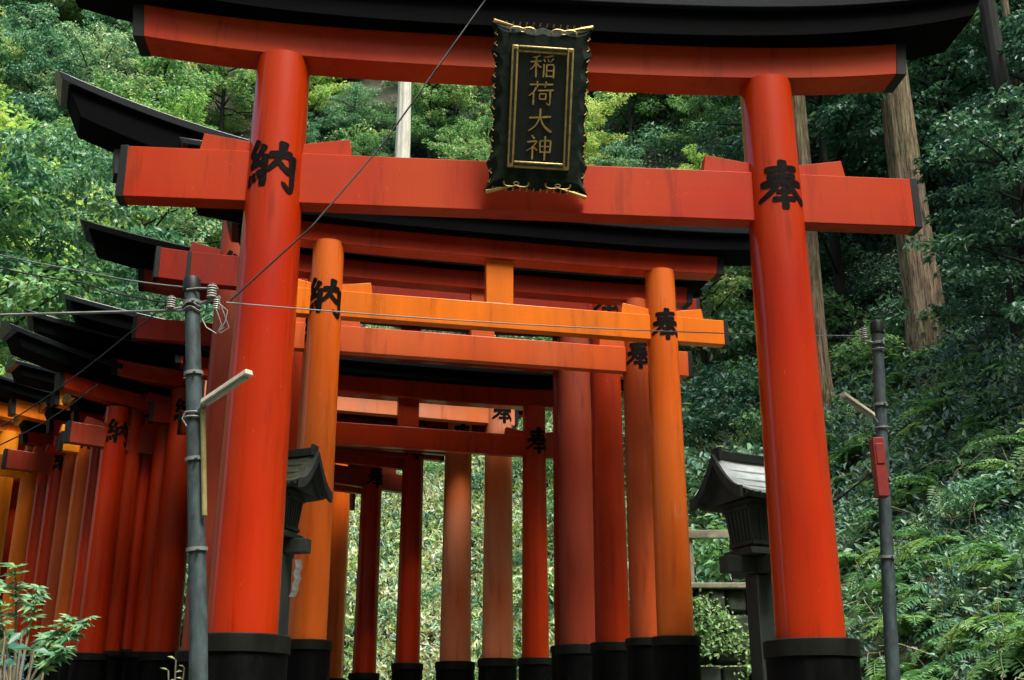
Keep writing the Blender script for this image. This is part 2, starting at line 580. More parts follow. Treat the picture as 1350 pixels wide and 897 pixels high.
# ------------------------------------------------------------------ brush lettering
GLYPH = {
    'ho': [  # offering character, right-hand columns
        ([(.16, .80), (.5, .825), (.84, .86)], .10, .10), ([(.20, .665), (.5, .68), (.80, .71)], .09, .09),
        ([(.06, .52), (.5, .545), (.95, .575)], .11, .12),
        ([(.52, 1.0), (.50, .78), (.40, .52), (.22, .33), (.0, .20)], .15, .06),
        ([(.60, .54), (.74, .38), (.88, .27), (1.0, .20)], .09, .14),
        ([(.36, .36), (.52, .37), (.67, .39)], .07, .07), ([(.28, .215), (.52, .225), (.76, .245)], .08, .08),
        ([(.515, .47), (.52, .22), (.53, .02)], .10, .12)],
    'no': [  # left-hand columns
        ([(.24, 1.0), (.14, .84), (.08, .74), (.22, .70)], .12, .09), ([(.38, .90), (.28, .74), (.07, .52)], .12, .08),
        ([(.05, .50), (.22, .54), (.42, .56)], .11, .10), ([(.40, .72), (.38, .45), (.36, .10)], .12, .12),
        ([(.07, .36), (.05, .24), (.06, .13)], .07, .10), ([(.17, .38), (.17, .28), (.19, .20)], .07, .10),
        ([(.25, .42), (.29, .34), (.32, .28)], .07, .10),
        ([(.46, .70), (.68, .72), (.91, .73)], .10, .12), ([(.91, .73), (.92, .45), (.90, .06), (.72, .20)], .13, .06),
        ([(.73, .97), (.70, .76), (.60, .56), (.42, .38)], .15, .06), ([(.66, .56), (.76, .46), (.88, .40)], .07, .11)],
    'ina': [
        ([(.42, .95), (.30, .89), (.12, .84)], .06, .05), ([(.02, .66), (.26, .69), (.47, .72)], .07, .07),
        ([(.26, .90), (.26, .5), (.26, .03)], .08, .08), ([(.25, .66), (.16, .48), (.02, .33)], .07, .03),
        ([(.28, .62), (.36, .52), (.46, .45)], .05, .07), ([(.92, .97), (.74, .91), (.55, .88)], .07, .05),
        ([(.54, .80), (.58, .75), (.61, .69)], .05, .07), ([(.70, .82), (.73, .77), (.75, .70)], .05, .07),
        ([(.93, .85), (.88, .76), (.80, .68)], .07, .04), ([(.56, .60), (.56, .35), (.55, .05)], .07, .07),
        ([(.67, .58), (.67, .33), (.67, .06)], .07, .07), ([(.67, .57), (.82, .58), (.95, .59)], .06, .07),
        ([(.95, .59), (.95, .3), (.94, .03)], .07, .08), ([(.67, .33), (.8, .335), (.94, .34)], .055, .055),
        ([(.67, .10), (.8, .105), (.94, .11)], .06, .06)],
    'ri': [
        ([(.04, .84), (.5, .87), (.96, .90)], .07, .08), ([(.33, 1.0), (.34, .88), (.35, .75)], .07, .06),
        ([(.68, 1.0), (.67, .88), (.63, .75)], .07, .06), ([(.30, .74), (.20, .55), (.02, .38)], .08, .04),
        ([(.20, .55), (.20, .3), (.20, .02)], .08, .08), ([(.36, .61), (.66, .635), (.99, .66)], .07, .08),
        ([(.44, .49), (.44, .36), (.45, .24)], .06, .06), ([(.44, .48), (.57, .49), (.69, .50)], .055, .06),
        ([(.69, .50), (.68, .36), (.67, .25)], .065, .06), ([(.45, .27), (.56, .275), (.67, .28)], .055, .055),
        ([(.85, .64), (.85, .35), (.83, .05), (.70, .13)], .08, .04)],
    'dai': [
        ([(.05, .60), (.5, .64), (.95, .69)], .08, .09), ([(.50, 1.0), (.48, .66), (.32, .30), (.02, .05)], .10, .04),
        ([(.50, .62), (.68, .28), (.98, .06)], .07, .12)],
    'kami': [
        ([(.20, 1.0), (.26, .93), (.31, .86)], .06, .08), ([(.04, .72), (.22, .75), (.42, .78)], .07, .07),
        ([(.42, .78), (.26, .54), (.02, .36)], .07, .03), ([(.25, .56), (.25, .3), (.25, .01)], .08, .08),
        ([(.30, .52), (.36, .46), (.43, .40)], .05, .07), ([(.54, .80), (.54, .55), (.55, .30)], .07, .06),
        ([(.54, .79), (.74, .81), (.95, .82)], .06, .07), ([(.95, .82), (.94, .55), (.92, .31)], .08, .07),
        ([(.54, .57), (.74, .575), (.93, .58)], .055, .055), ([(.55, .34), (.74, .345), (.92, .35)], .06, .06),
        ([(.73, 1.0), (.73, .5), (.72, .0)], .08, .08)],
}


def catmull(P, n=14):
    P = [Vector(p) for p in P]
    Q = [P[0] * 2 - P[1]] + P + [P[-1] * 2 - P[-2]]
    out = []
    for i in range(1, len(Q) - 2):
        p0, p1, p2, p3 = Q[i - 1], Q[i], Q[i + 1], Q[i + 2]
        for k in range(n):
            t = k / n
            out.append(.5 * ((2 * p1) + (-p0 + p2) * t + (2 * p0 - 5 * p1 + 4 * p2 - p3) * t * t + (-p0 + 3 * p1 - 3 * p2 + p3) * t ** 3))
    out.append(P[-1])
    return out


def glyph_strips(key, wob=1.0):
    """list of (left pts, right pts) in the unit square"""
    res = []
    for P, w0, w1 in GLYPH[key]:
        c = catmull(P, 10)
        n = len(c) - 1
        L, Rr = [], []
        for i, p in enumerate(c):
            t = (c[min(i + 1, n)] - c[max(i - 1, 0)]).normalized()
            nn = Vector((-t.y, t.x))
            f = i / n
            w = w0 * (1 - f) + w1 * f
            w *= wob * (.82 + .18 * abs(2 * f - 1) + random.uniform(-.03, .03))
            e = min(f, 1 - f) * n
            w *= (.55, .88, 1.0)[min(int(e), 2)]
            L.append(p + nn * w / 2)
            Rr.append(p - nn * w / 2)
        res.append((L, Rr))
    return res


def glyph_on_column(key, r, zc, w, h, parent, skew=0.0):
    """brushed character wrapped on a column; faces local -Y"""
    mb = MB()
    for si, (L, Rr) in enumerate(glyph_strips(key, 1.38)):
        rad = r + .0025 + si * .0004
        vs, fs = [], []
        for l, q in zip(L, Rr):
            for k in range(4):
                p = l.lerp(q, k / 3)
                u = (p.x - .5) * w + skew
                an = u / r
                vs.append((rad * math.sin(an), -rad * math.cos(an), zc + (p.y - .5) * h))
        for i in range(len(L) - 1):
            for k in range(3):
                a = i * 4 + k
                fs.append((a, a + 4, a + 5, a + 1))
        mb.add(vs, fs)
    return mb.build('inscription', M['ink'], parent, smooth=0, fix=False)


# ------------------------------------------------------------------ torii gates
GATES = []
DEBUG = False


def torii(label, Rp, Lp, dia, nz, kz, mats, ov, hs=.2, hn=.27, hk=.25, rise=.12, strut=True, glyph=.36, group=None,
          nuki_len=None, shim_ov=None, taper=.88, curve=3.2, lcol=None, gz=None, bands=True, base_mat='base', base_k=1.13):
    """Rp/Lp: (px, py, Y) of the top of the black base of each column; nz, kz: picture heights of the tie beam's
    middle and the lintel's underside where they meet the right column"""
    col_m, beam_m, lint_m = mats
    pr, pl = at(*Rp), at(*Lp)
    mid = (pr + pl) / 2
    yaw = math.atan2(pr.y - pl.y, pr.x - pl.x)
    S = math.hypot(pr.x - pl.x, pr.y - pl.y)
    g = tz(mid.x, mid.y)
    root = empty('torii_gate', (mid.x, mid.y, g), yaw)
    tag(root, label, 'torii gate', group or 'vermilion torii gates over the path')
    k = dia / .45
    zn = at(CX + (Rp[0] - CX), nz, Rp[2]).z - g
    zk = at(Rp[0], kz, Rp[2]).z - g
    r = dia / 2
    for side, p in ((-1, pl), (1, pr)):
        bt = p.z - g
        x = side * S / 2
        c = MB()
        c.lathe([(r, bt - .02), (r, bt), (r * (1 + taper) / 2, (bt + zk) / 2), (r * taper, zk), (r * taper, zk + .03)], 40)
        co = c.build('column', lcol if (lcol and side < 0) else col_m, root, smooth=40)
        co.location = (x, 0, 0)
        gl = tz(p.x, p.y) - g - .25
        bs = MB()
        rb = r * base_k + .018
        rt = rb
        if bands:
            bs.mat(M['baseband'])
            bs.lathe([(rb + .012, bt - .11 * k), (rb + .012, bt - .008), (rb + .004, bt)], 40)
            bs.mat(M['base'])
        bs.lathe([(rb, gl), (rb, bt - .10 * k), (rb, bt - .02)], 40)
        bs.build('column_base', M[base_mat], co, smooth=40)
        if glyph:
            rz_ = r * (1 - (1 - taper) * min(1, max(0, (zn - bt) / (zk - bt))))
            q_ = 1.0 if len(GATES) < 1 else random.uniform(.86, 1.08)
            glyph_on_column('ho' if side > 0 else 'no', rz_, zn + .10 * glyph + random.uniform(-.03, .03), glyph * q_, glyph * 1.08 * q_, co, random.uniform(-.02, .02))
    # tie beam
    nl = nuki_len or (S / 2 + ov * .68)
    tn = max(.09, .15 * k)
    nb = MB()
    nb.box((0, 0, zn), (2 * nl, tn, hn))
    no = nb.build('tie_beam', beam_m, root, bevel=.007)
    for side in (-1, 1):
        cb = MB()
        cw = .055 * max(.8, k)
        cb.box((side * (nl + cw / 2 - .012), 0, zn), (cw, tn + .008, hn + .008))
        cb.build('end_cap', M['blackcap'], no, bevel=.004)
        for s2 in (-1, 1):                         # wedges either side of the column
            wl, wh = .36 * max(.75, k), .105 * max(.75, k)
            x0 = side * S / 2 + s2 * r * .7
            x1 = x0 + s2 * wl
            x2 = x1 + s2 * wh * .25
            w = MB()
            y_ = tn * .36
            zb = zn + hn / 2 - .01
            vs = []
            for yy in (-y_, y_):
                vs += [(x0, yy, zb), (x2, yy, zb), (x1, yy, zb + wh * 1.4), (x0, yy, zb + wh * .85)]
            w.add(vs, [(0, 1, 2, 3), (7, 6, 5, 4), (0, 4, 5, 1), (1, 5, 6, 2), (2, 6, 7, 3), (3, 7, 4, 0)])
            w.build('wedge', beam_m, no, bevel=.004)
    # lintel
    so = shim_ov or ov * .66
    half = S / 2 + so
    ts = max(.12, .26 * k)
    lift = lambda q: (lambda t: rise * q * abs(t) ** curve)
    hr = S / 2 + ov
    f_in = (half / hr) ** curve
    lb = MB()
    lb.sweep([(-ts / 2, zk), (ts / 2, zk), (ts / 2, zk + hs), (-ts / 2, zk + hs)], half, lift(f_in * .75), .10, 28, zk)
    lo = lb.build('lintel', lint_m, root, bevel=.006)
    for side in (-1, 1):
        cb = MB()
        cw = .07 * max(.8, k)
        z1 = rise * f_in * .75
        xb = side * half
        xt = side * (half + .10 * hs)
        y_ = ts / 2 + .005
        vs = []
        for yy in (-y_, y_):
            vs += [(xb - side * .01, yy, zk - .004 + z1), (xb + side * cw, yy, zk - .004 + z1), (xt + side * cw, yy, zk + hs - .003 + z1), (xt - side * .01, yy, zk + hs - .003 + z1)]
        cb.add(vs, [(0, 1, 2, 3), (7, 6, 5, 4), (0, 4, 5, 1), (1, 5, 6, 2), (2, 6, 7, 3), (3, 7, 4, 0)])
        cb.build('end_cap', M['blackcap'], lo, bevel=.004)
    # black top rail with its weathered cap boards
    z0 = zk + hs + .003
    h2 = min(hk * .38, .16)
    h1 = hk - h2
    d1 = ts / 2 + .13 * max(.8, k)
    d2 = d1 + .06 * max(.8, k)
    kb = MB()
    kb.sweep([(-d1, z0), (d1, z0), (d1 + .01, z0 + h1), (-d1 - .01, z0 + h1)], hr - .06, lift(1), .45, 40, z0)
    ko = kb.build('top_rail', M['black'], root, bevel=.006)
    cb = MB()
    z2 = z0 + h1 + .002
    cb.sweep([(-d2, z2), (d2, z2), (d2 + .005, z2 + h2 * .6), (0, z2 + h2 * 1.5), (-d2 - .005, z2 + h2 * .6)], hr, lift(1), .45, 40, z0)
    cb.build('cap_boards', M['roof'], ko, bevel=.005)
    if strut:
        sw = dia * .8
        st = MB()
        st.box((0, 0, (zn + hn / 2 + zk) / 2), (sw, tn * .9, zk - zn - hn / 2 + .02))
        st.build('strut', beam_m, root, bevel=.006)
    GATES.append((root, S, zn, zk, g, hn, hs))
    if DEBUG:
        def pj(x, z):
            w = Matrix.Translation((mid.x, mid.y, g)) @ Matrix.Rotation(yaw, 4, 'Z') @ Vector((x, 0, z)) - EYE
            zc = w.y * cp + w.z * sp
            return round(CX + FPX * w.x / zc), round(CY - FPX * (w.z * cp - w.y * sp) / zc)
        print(label[:40], 'S %.2f yaw %.1f' % (S, math.degrees(yaw)), 'tips', pj(-hr, z0 + hk + rise), pj(hr, z0 + hk + rise), 'lintel', pj(-half, zk), pj(half, zk), 'tie', pj(-nl, zn), pj(nl, zn))
    return root


FRONT = torii('largest glossy vermilion gate in front, carrying the black and gold name plaque',
              (1069, 845, 7.85), (318, 839, 7.52), .455, 266, 120, (M['red'], M['redbeam'], M['redbeam']), 1.70, .275, .40, .36, .33, False, .38,
              shim_ov=1.02, nuki_len=2.90, taper=.86, base_k=1.24)
torii('bright orange gate directly behind the largest gate, with orange centre strut and both characters readable',
      (891, 840, 9.95), (404, 845, 9.3), .31, 435, 364, (M['orangecol'], M['orange'], M['ember']), 1.20, .18, .24, .26, .10, True, .33,
      shim_ov=.54, nuki_len=2.12)
torii('red gate close behind the bright orange gate, its beam reaching just past the orange column',
      (852, 842, 10.9), (396, 846, 10.2), .29, 477, 402, (M['rust'], M['coral'], M['ember']), .80, .18, .26, .24, .06, True, .33,
      shim_ov=.54)
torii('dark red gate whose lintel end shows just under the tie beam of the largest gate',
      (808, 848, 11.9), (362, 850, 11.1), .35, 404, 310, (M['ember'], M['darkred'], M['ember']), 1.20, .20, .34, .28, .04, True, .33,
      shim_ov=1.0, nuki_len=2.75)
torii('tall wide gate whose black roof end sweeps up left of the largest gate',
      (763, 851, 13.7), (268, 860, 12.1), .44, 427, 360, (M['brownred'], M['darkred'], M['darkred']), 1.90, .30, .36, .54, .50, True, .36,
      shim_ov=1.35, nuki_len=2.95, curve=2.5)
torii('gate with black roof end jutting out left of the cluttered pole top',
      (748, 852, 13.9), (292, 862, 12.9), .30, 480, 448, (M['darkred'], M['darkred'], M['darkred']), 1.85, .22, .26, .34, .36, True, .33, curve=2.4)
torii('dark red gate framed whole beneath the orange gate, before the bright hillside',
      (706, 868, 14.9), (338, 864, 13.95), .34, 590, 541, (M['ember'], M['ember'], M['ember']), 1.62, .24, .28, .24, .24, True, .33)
torii('sun-bleached pale pink gate behind the dark red one, its character in the gap',
      (656, 869, 15.6), (262, 862, 14.4), .41, 549, 530, (M['pink'], M['pink'], M['ember']), 1.92, .20, .27, .30, .34, True, .33,
      shim_ov=.55, nuki_len=2.12, curve=2.3, lcol=M['darkred'])  # darker left column colour stands in for shade inside the gate row
torii('faded rust gate with a thick pale column second from the right in the gap',
      (600, 873, 16.0), (213, 861, 14.7), .42, 580, 553, (M['pink'], M['darkred'], M['red']), 1.97, .22, .27, .30, .34, True, .33,
      shim_ov=.9, nuki_len=2.3, curve=2.3, lcol=M['ember'])  # left column painted darker in place of shade between the gates
torii('red gate with a slim column in the middle of the far row',
      (537, 875, 16.5), (165, 857, 15.0), .34, 594, 566, (M['red'], M['brownred'], M['red']), 1.1, .22, .25, .26, .1, True, .33,
      shim_ov=.7, nuki_len=2.3)
torii('dark red gate with its right beam end and character showing between two far columns',
      (480, 888, 17.0), (118, 862, 14.55), .34, 633, 600, (M['red'], M['brownred'], M['ember']), 1.42, .20, .27, .30, .34, True, .33,
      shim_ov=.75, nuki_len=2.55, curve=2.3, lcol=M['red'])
torii('amber gate glimpsed beside the left column of the orange gate',
      (436, 895, 18.0), (84, 857, 15.6), .34, 636, 600, (M['orangecol'], M['amber'], M['amber']), 1.1, .22, .27, .22, .1, True, .33,
      shim_ov=.5, nuki_len=2.35)  # orange and amber paint in the sunlight on this gate
torii('red gate with a grey weathered roof low at the left edge',
      (395, 895, 18.4), (48, 860, 16.2), .33, 655, 612, (M['red'], M['brownred'], M['orange']), 1.1, .22, .27, .22, .2, True, .33)
torii('orange gate at the far left edge with a readable character on its left column',
      (350, 895, 18.8), (10, 860, 16.6), .33, 658, 610, (M['orange'], M['amber'], M['orange']), 1.1, .22, .30, .22, .2, True, .33)  # sunlit look painted in by the orange and amber colours


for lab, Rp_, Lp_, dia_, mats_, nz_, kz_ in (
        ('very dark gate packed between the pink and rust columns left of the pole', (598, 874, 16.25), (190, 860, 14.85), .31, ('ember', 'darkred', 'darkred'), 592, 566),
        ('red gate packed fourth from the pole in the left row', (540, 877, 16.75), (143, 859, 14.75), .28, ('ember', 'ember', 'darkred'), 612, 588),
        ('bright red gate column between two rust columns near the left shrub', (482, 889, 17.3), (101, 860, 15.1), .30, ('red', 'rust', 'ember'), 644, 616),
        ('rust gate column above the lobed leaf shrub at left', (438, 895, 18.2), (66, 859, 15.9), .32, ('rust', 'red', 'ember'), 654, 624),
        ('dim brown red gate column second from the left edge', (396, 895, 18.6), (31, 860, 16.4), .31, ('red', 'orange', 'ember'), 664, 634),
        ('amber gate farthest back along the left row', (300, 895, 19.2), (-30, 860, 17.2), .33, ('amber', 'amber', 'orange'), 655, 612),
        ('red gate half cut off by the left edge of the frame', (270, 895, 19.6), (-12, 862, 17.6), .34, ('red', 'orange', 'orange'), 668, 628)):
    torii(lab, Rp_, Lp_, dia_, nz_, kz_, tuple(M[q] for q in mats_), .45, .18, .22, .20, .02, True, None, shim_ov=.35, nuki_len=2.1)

# ------------------------------------------------------------------ name plaque hung on the front gate
fr, S, zn, zk, g, hn, hs = GATES[0]
PH, PW = 1.14, .64
pq = empty('name_plaque')
tag(pq, 'black and gold carved name plaque hung at the centre of the largest gate', 'plaque')
pm = Matrix.Translation(fr.location) @ Matrix.Rotation(fr.rotation_euler.z, 4, 'Z')
LEAN = R(17)
ctr = at(711, 146, 7.36)
pq.matrix_world = Matrix.Translation(ctr) @ Matrix.Rotation(fr.rotation_euler.z, 4, 'Z') @ Matrix.Rotation(LEAN, 4, 'X') @ Matrix.Rotation(R(1.0), 4, 'Y')


def outline(w, h, bulge):
    """scalloped carved outline of the plaque border"""
    pts = []
    cor = .055

    def edge(p0, p1, nrm, n, amp):
        for i in range(n):
            t = i / n
            base = Vector(p0).lerp(Vector(p1), t)
            s_ = abs(math.sin(t * math.pi * n / 4)) * amp + math.sin(t * math.pi) * bulge
            pts.append(base + Vector(nrm) * s_)
    w2, h2 = w / 2, h / 2
    edge((-w2 - cor, -h2 - cor * .6), (w2 + cor, -h2 - cor * .6), (0, 1), 16, .022)
    edge((w2 + cor, -h2 - cor * .6), (w2 + cor, h2 + cor), (-1, 0), 24, .03)
    edge((w2 + cor, h2 + cor), (-w2 - cor, h2 + cor), (0, -1), 16, .022)
    edge((-w2 - cor, h2 + cor), (-w2 - cor, -h2 - cor * .6), (1, 0), 24, .03)
    return pts


ob = MB()
ol = outline(PW, PH, .02)
n = len(ol)
vs = [(p.x, .05, p.y) for p in ol] + [(p.x, -.015, p.y) for p in ol]
inn = [(p.x * .84, -.06, p.y * .90) for p in ol]
vs += inn
ob.add(vs, [(i, (i + 1) % n, n + (i + 1) % n, n + i) for i in range(n)] + [(n + i, n + (i + 1) % n, 2 * n + (i + 1) % n, 2 * n + i) for i in range(n)] + [tuple(range(n)), tuple(range(2 * n, 3 * n))[::-1]])
brd = ob.build('carved_border', M['bronze'], pq, smooth=30)
# gilded scroll work on the border
def gilt(pts, rad, n_=6):
    gb = MB()
    gb.tube(pts, rad, n_)
    gb.build('gilt_scroll', M['gold'], brd, smooth=50)


for sx in (-1, 1):
    for sz, zz in ((1, PH / 2 - .015), (-1, -PH / 2 + .02)):
        for q in (-1, 1):
            c0 = Vector((sx * .15 + q * .035, -.066, zz))
            gilt([c0 + Vector((q * .055 * math.cos(a_), 0, sz * .028 * math.sin(a_) * (1.2 - .2 * a_))) for a_ in np.linspace(-.3, 4.2, 14)], [.007 - .0003 * i for i in range(14)], 6)
for i in range(26):
    t = i / 26
    if .08 < t < .92 and i % 2:
        continue
    x = -PW / 2 + PW * t
    for zz in (PH / 2 + .045, -PH / 2 - .02):
        gilt([(x, -.03, zz - .012), (x + .006, -.036, zz + .014)], .006, 5)
for i in range(15):
    z = -PH / 2 + .03 + (PH - .06) * i / 14
    for sx in (-1, 1):
        x = sx * (PW / 2 + .018)
        gilt([(x - sx * .012, -.03, z - .02), (x + sx * .008, -.02, z), (x - sx * .008, -.025, z + .018)], [.006, .009, .004], 6)
for sx in (-1, 1):
    for z, L in ((PH / 2 + .035, 1), (-PH / 2 - .028, -1)):
        gilt([(sx * .20, -.05, z - L * .02), (sx * .27, -.045, z - L * .004), (sx * (PW / 2 + .04), -.03, z + L * .02)], [.006, .012, .016], 7)
pb = MB()
pb.box((0, -.062, 0), (PW * .70, .03, PH * .775))
pb.build('panel', M['plaque'], pq, bevel=.003)
fm = MB()
fw = .048
iw, ih = PW * .70, PH * .775
for sx in (-1, 1):
    fm.box((sx * (iw / 2 - fw / 2), -.082, 0), (fw, .03, ih))
for sz in (-1, 1):
    fm.box((0, -.0825, sz * (ih / 2 - fw / 2)), (iw - 2 * fw + .001, .029, fw))
fo = fm.build('gold_frame', M['gold'], pq, bevel=.006)
fl = MB()
for sx in (-1, 1):
    fl.box((sx * (iw / 2 - fw / 2), -.0985, 0), (fw * .38, .004, ih - fw * 1.2))
for sz in (-1, 1):
    fl.box((0, -.0985, sz * (ih / 2 - fw / 2)), (iw - fw * 1.9, .0042, fw * .38))
fl.build('frame_inlay', M['bronze'], fo)
ib = MB()
for gi, key in enumerate(('ina', 'ri', 'dai', 'kami')):
    zc = .30 - gi * .197
    w = .185 if key != 'dai' else .175
    for si, (L, Rr) in enumerate(glyph_strips(key)):
        d = -.0785 - si * .0003
        vs, fs = [], []
        for l, q in zip(L, Rr):
            for dd in (0, -.008):
                for p in (l, q):
                    vs.append(((p.x - .5) * w, d + dd, zc + (p.y - .5) * .178))
        nn = len(L)
        for i in range(nn - 1):
            a = i * 4
            fs += [(a + 2, a + 3, a + 7, a + 6), (a, a + 2, a + 6, a + 4), (a + 1, a + 5, a + 7, a + 3)]
        fs += [(0, 1, 3, 2), (nn * 4 - 4, nn * 4 - 2, nn * 4 - 1, nn * 4 - 3)]
        ib.add(vs, fs)
ib.build('inscription', M['gold'], pq, smooth=0)

# ------------------------------------------------------------------ poles, lamps, wires


def wire(name, label, P, sag=.1, rad=.006, mat='wire', n=24, parent=None, twist=False):
    mb = MB()
    allp = []
    for a_, b2 in zip(P[:-1], P[1:]):
        for i in range(n):
            t = i / n
            p = Vector(a_).lerp(Vector(b2), t)
            p.z -= sag * 4 * t * (1 - t)
            allp.append(p)
    allp.append(Vector(P[-1]))
    if twist:
        for ph in (0, math.pi):
            mb.tube([p + Vector((math.cos(i * .9 + ph) * rad, math.sin(i * .9 + ph) * rad, 0)) for i, p in enumerate(allp)], rad * .8, 6)
    else:
        mb.tube(allp, rad, 6)
    o = mb.build(name, M[mat], parent, smooth=60)
    if label:
        tag(o, label, 'cable')
    return o


def pole(label, top, bot, Y, r, base_z):
    pt = at(*top, Y)
    pb_ = at(*bot, Y)
    d = (pb_ - pt) / (pb_.z - pt.z)
    foot = pt + d * (base_z - pt.z)
    root = empty('utility_pole', foot)
    tag(root, label, 'utility pole', 'utility poles beside the path')
    loc = lambda p: Vector(p) - foot
    m_ = MB()
    L = (pt - foot)
    m_.tube([Vector((0, 0, -.2)), L * .3, L * .6, L * .97, L], [r * 1.12, r * 1.06, r * 1.0, r * .93, r * .93], 20)
    m_.build('shaft', M['pole'], root, smooth=50)
    c = MB()
    c.tube([L * .985, L * 1.0 + L.normalized() * .03, L + L.normalized() * .05], [r * 1.12, r * 1.12, r * .9], 18)
    c.build('pole_cap', M['blackcap'], root, smooth=40)
    for q in (.955, .80, .62, .44):
        st_ = MB()
        rr_ = r * (1.12 - .2 * q) + .012
        c1_, c2_ = L * q, L * q + L.normalized() * .022
        st_.tube([c1_, c2_], rr_, 20)
        st_.build('steel_band', M['greywire'], root, smooth=40)
        bt_ = MB()
        bt_.tube([(c1_ + c2_) / 2 + Vector((.3 * rr_, -rr_ * .8, 0)), (c1_ + c2_) / 2 + Vector((.4 * rr_, -rr_ * 1.35, 0))], .009, 8)
        bt_.build('bolt', M['greywire'], root, smooth=40)
    return root, loc


def insulator(parent, p, h, r):
    m_ = MB()
    prof = []
    k = 5
    for i in range(k):
        z = i * h / k
        prof += [(r, z), (r * .9, z + h / k * .35), (r * .45, z + h / k * .45), (r * .45, z + h / k * .95)]
    prof += [(r * .8, h), (r * .3, h * 1.1)]
    m_.lathe(prof, 14)
    o = m_.build('insulator', M['porcelain'], parent, smooth=35)
    o.location = p
    return o


def lamp(label, p0, p1, w=.05):
    """tube lamp on a bracket, from the pole end p0 to its tip p1"""
    root = empty('tube_lamp', p0)
    tag(root, label, 'lamp', 'tube lamps on the utility poles')
    d = Vector(p1) - Vector(p0)
    q = d.to_track_quat('X', 'Z').to_matrix()
    L = d.length
    hb = MB()
    hb.sweep([(-w / 2, 0), (w / 2, 0), (w * .38, w * .55), (-w * .38, w * .55)], L / 2 - .0, lambda t: 0, 0, 2)
    hb.v = [tuple(q @ (Vector(v) + Vector((L / 2, 0, 0)))) for v in hb.v]
    hb.build('housing', M['tube'], root, bevel=.004)
    tb = MB()
    tb.tube([q @ Vector((.03, 0, -.006)), q @ Vector((L - .03, 0, -.006))], w * .26, 10)
    tb.build('tube', M['porcelain'], root, smooth=50)
    bb = MB()
    bb.tube([q @ Vector((-.07, 0, -.02)), q @ Vector((0, 0, .01)), q @ Vector((.10, 0, .012))], .013, 8)
    bb.build('bracket', M['greywire'], root, smooth=50)
    return root


LP, lloc = pole('grey steel pole in front of the largest gate, cluttered with insulators and wires', (253, 376), (263, 897), 6.9, .050, tz(-1.85, 6.9))
LT = at(253, 380, 6.9)
cr = MB()
ca, cb2 = at(228, 408, 6.9), at(290, 392, 6.86)
cr.tube([lloc(ca), lloc(at(253, 404, 6.9)), lloc(cb2)], .012, 8)
cr.tube([lloc(at(246, 382, 6.85)), lloc(at(262, 380, 6.85)), lloc(at(288, 381, 6.85))], .007, 8)
cr.build('crossarm', M['greywire'], LP, smooth=50)
insulator(LP, lloc(at(225, 406, 6.9)), .075, .030)
insulator(LP, lloc(at(279, 392, 6.86)), .085, .034)
insulator(LP, lloc(at(285, 408, 6.84)), .07, .024)
for yy in (404, 410):
    bd = MB()
    c0 = lloc(at(253.5, yy, 6.9))
    bd.tube([c0 + Vector((.058 * math.cos(a_), .058 * math.sin(a_), .01 * math.sin(3 * a_))) for a_ in np.linspace(0, 6.28, 18)], .006, 6)
    bd.build('binding_wire', M['greywire'], LP, smooth=50)
for yy in (546, 552):
    bd = MB()
    c0 = lloc(at(257, yy, 6.9))
    bd.tube([c0 + Vector((.06 * math.cos(a_), .06 * math.sin(a_), 0)) for a_ in np.linspace(0, 6.28, 18)], .007, 6)
    bd.build('binding_wire', M['greywire'], LP, smooth=50)
cn = MB()
cn.tube([lloc(at(267.5, 540, 6.85)), lloc(at(268.5, 610, 6.85)), lloc(at(269.5, 680, 6.85))], .017, 8)
cn.build('conduit', M['conduit'], LP, smooth=50)
for P in ([(292, 405), (302, 432), (290, 440)], [(266, 420), (272, 432), (285, 440)], [(285, 408), (292, 428), (287, 438), (296, 432)], [(288, 400), (300, 410), (297, 424), (289, 438)], [(244, 545), (240, 552), (246, 562)]):
    tl = MB()
    tl.tube([lloc(p) for p in [at(x, y, 6.82) for x, y in P]], .0042, 5)
    tl.build('loose_wire', M['greywire'], LP, smooth=50)
lamp('cream tube lamp angled up from the pole in front of the largest gate', at(269, 534, 6.82), at(329, 494, 6.55), .062)

RP, rloc = pole('thin grey pole on the fern bank right of the largest gate', (1156, 432), (1177, 897), 8.9, .048, tz(3.0, 8.9))
insulator(RP, rloc(at(1140, 446, 8.9)), .085, .032)
cr = MB()
cr.tube([rloc(at(1136, 449, 8.9)), rloc(at(1156, 453, 8.87)), rloc(at(1166, 448, 8.9))], .011, 8)
for yy in (462, 565, 640):
    c0 = rloc(at(1157 + (yy - 432) * .045, yy, 8.9))
    cr.tube([c0 + Vector((.057 * math.cos(a_), .057 * math.sin(a_), 0)) for a_ in np.linspace(0, 6.28, 18)], .006, 6)
cr.build('crossarm', M['greywire'], RP, smooth=50)
bx = MB()
bc = rloc(at(1159, 617, 8.76))
bx.box(bc, (.085, .11, .46))
bx.box(bc + Vector((0, -.058, .10)), (.060, .008, .16))
bx.build('switch_box', M['redbox'], RP, bevel=.008)
lamp('cream tube lamp angled up from the thin pole on the fern bank', at(1150, 550, 8.8), at(1111, 523, 8.5), .06)

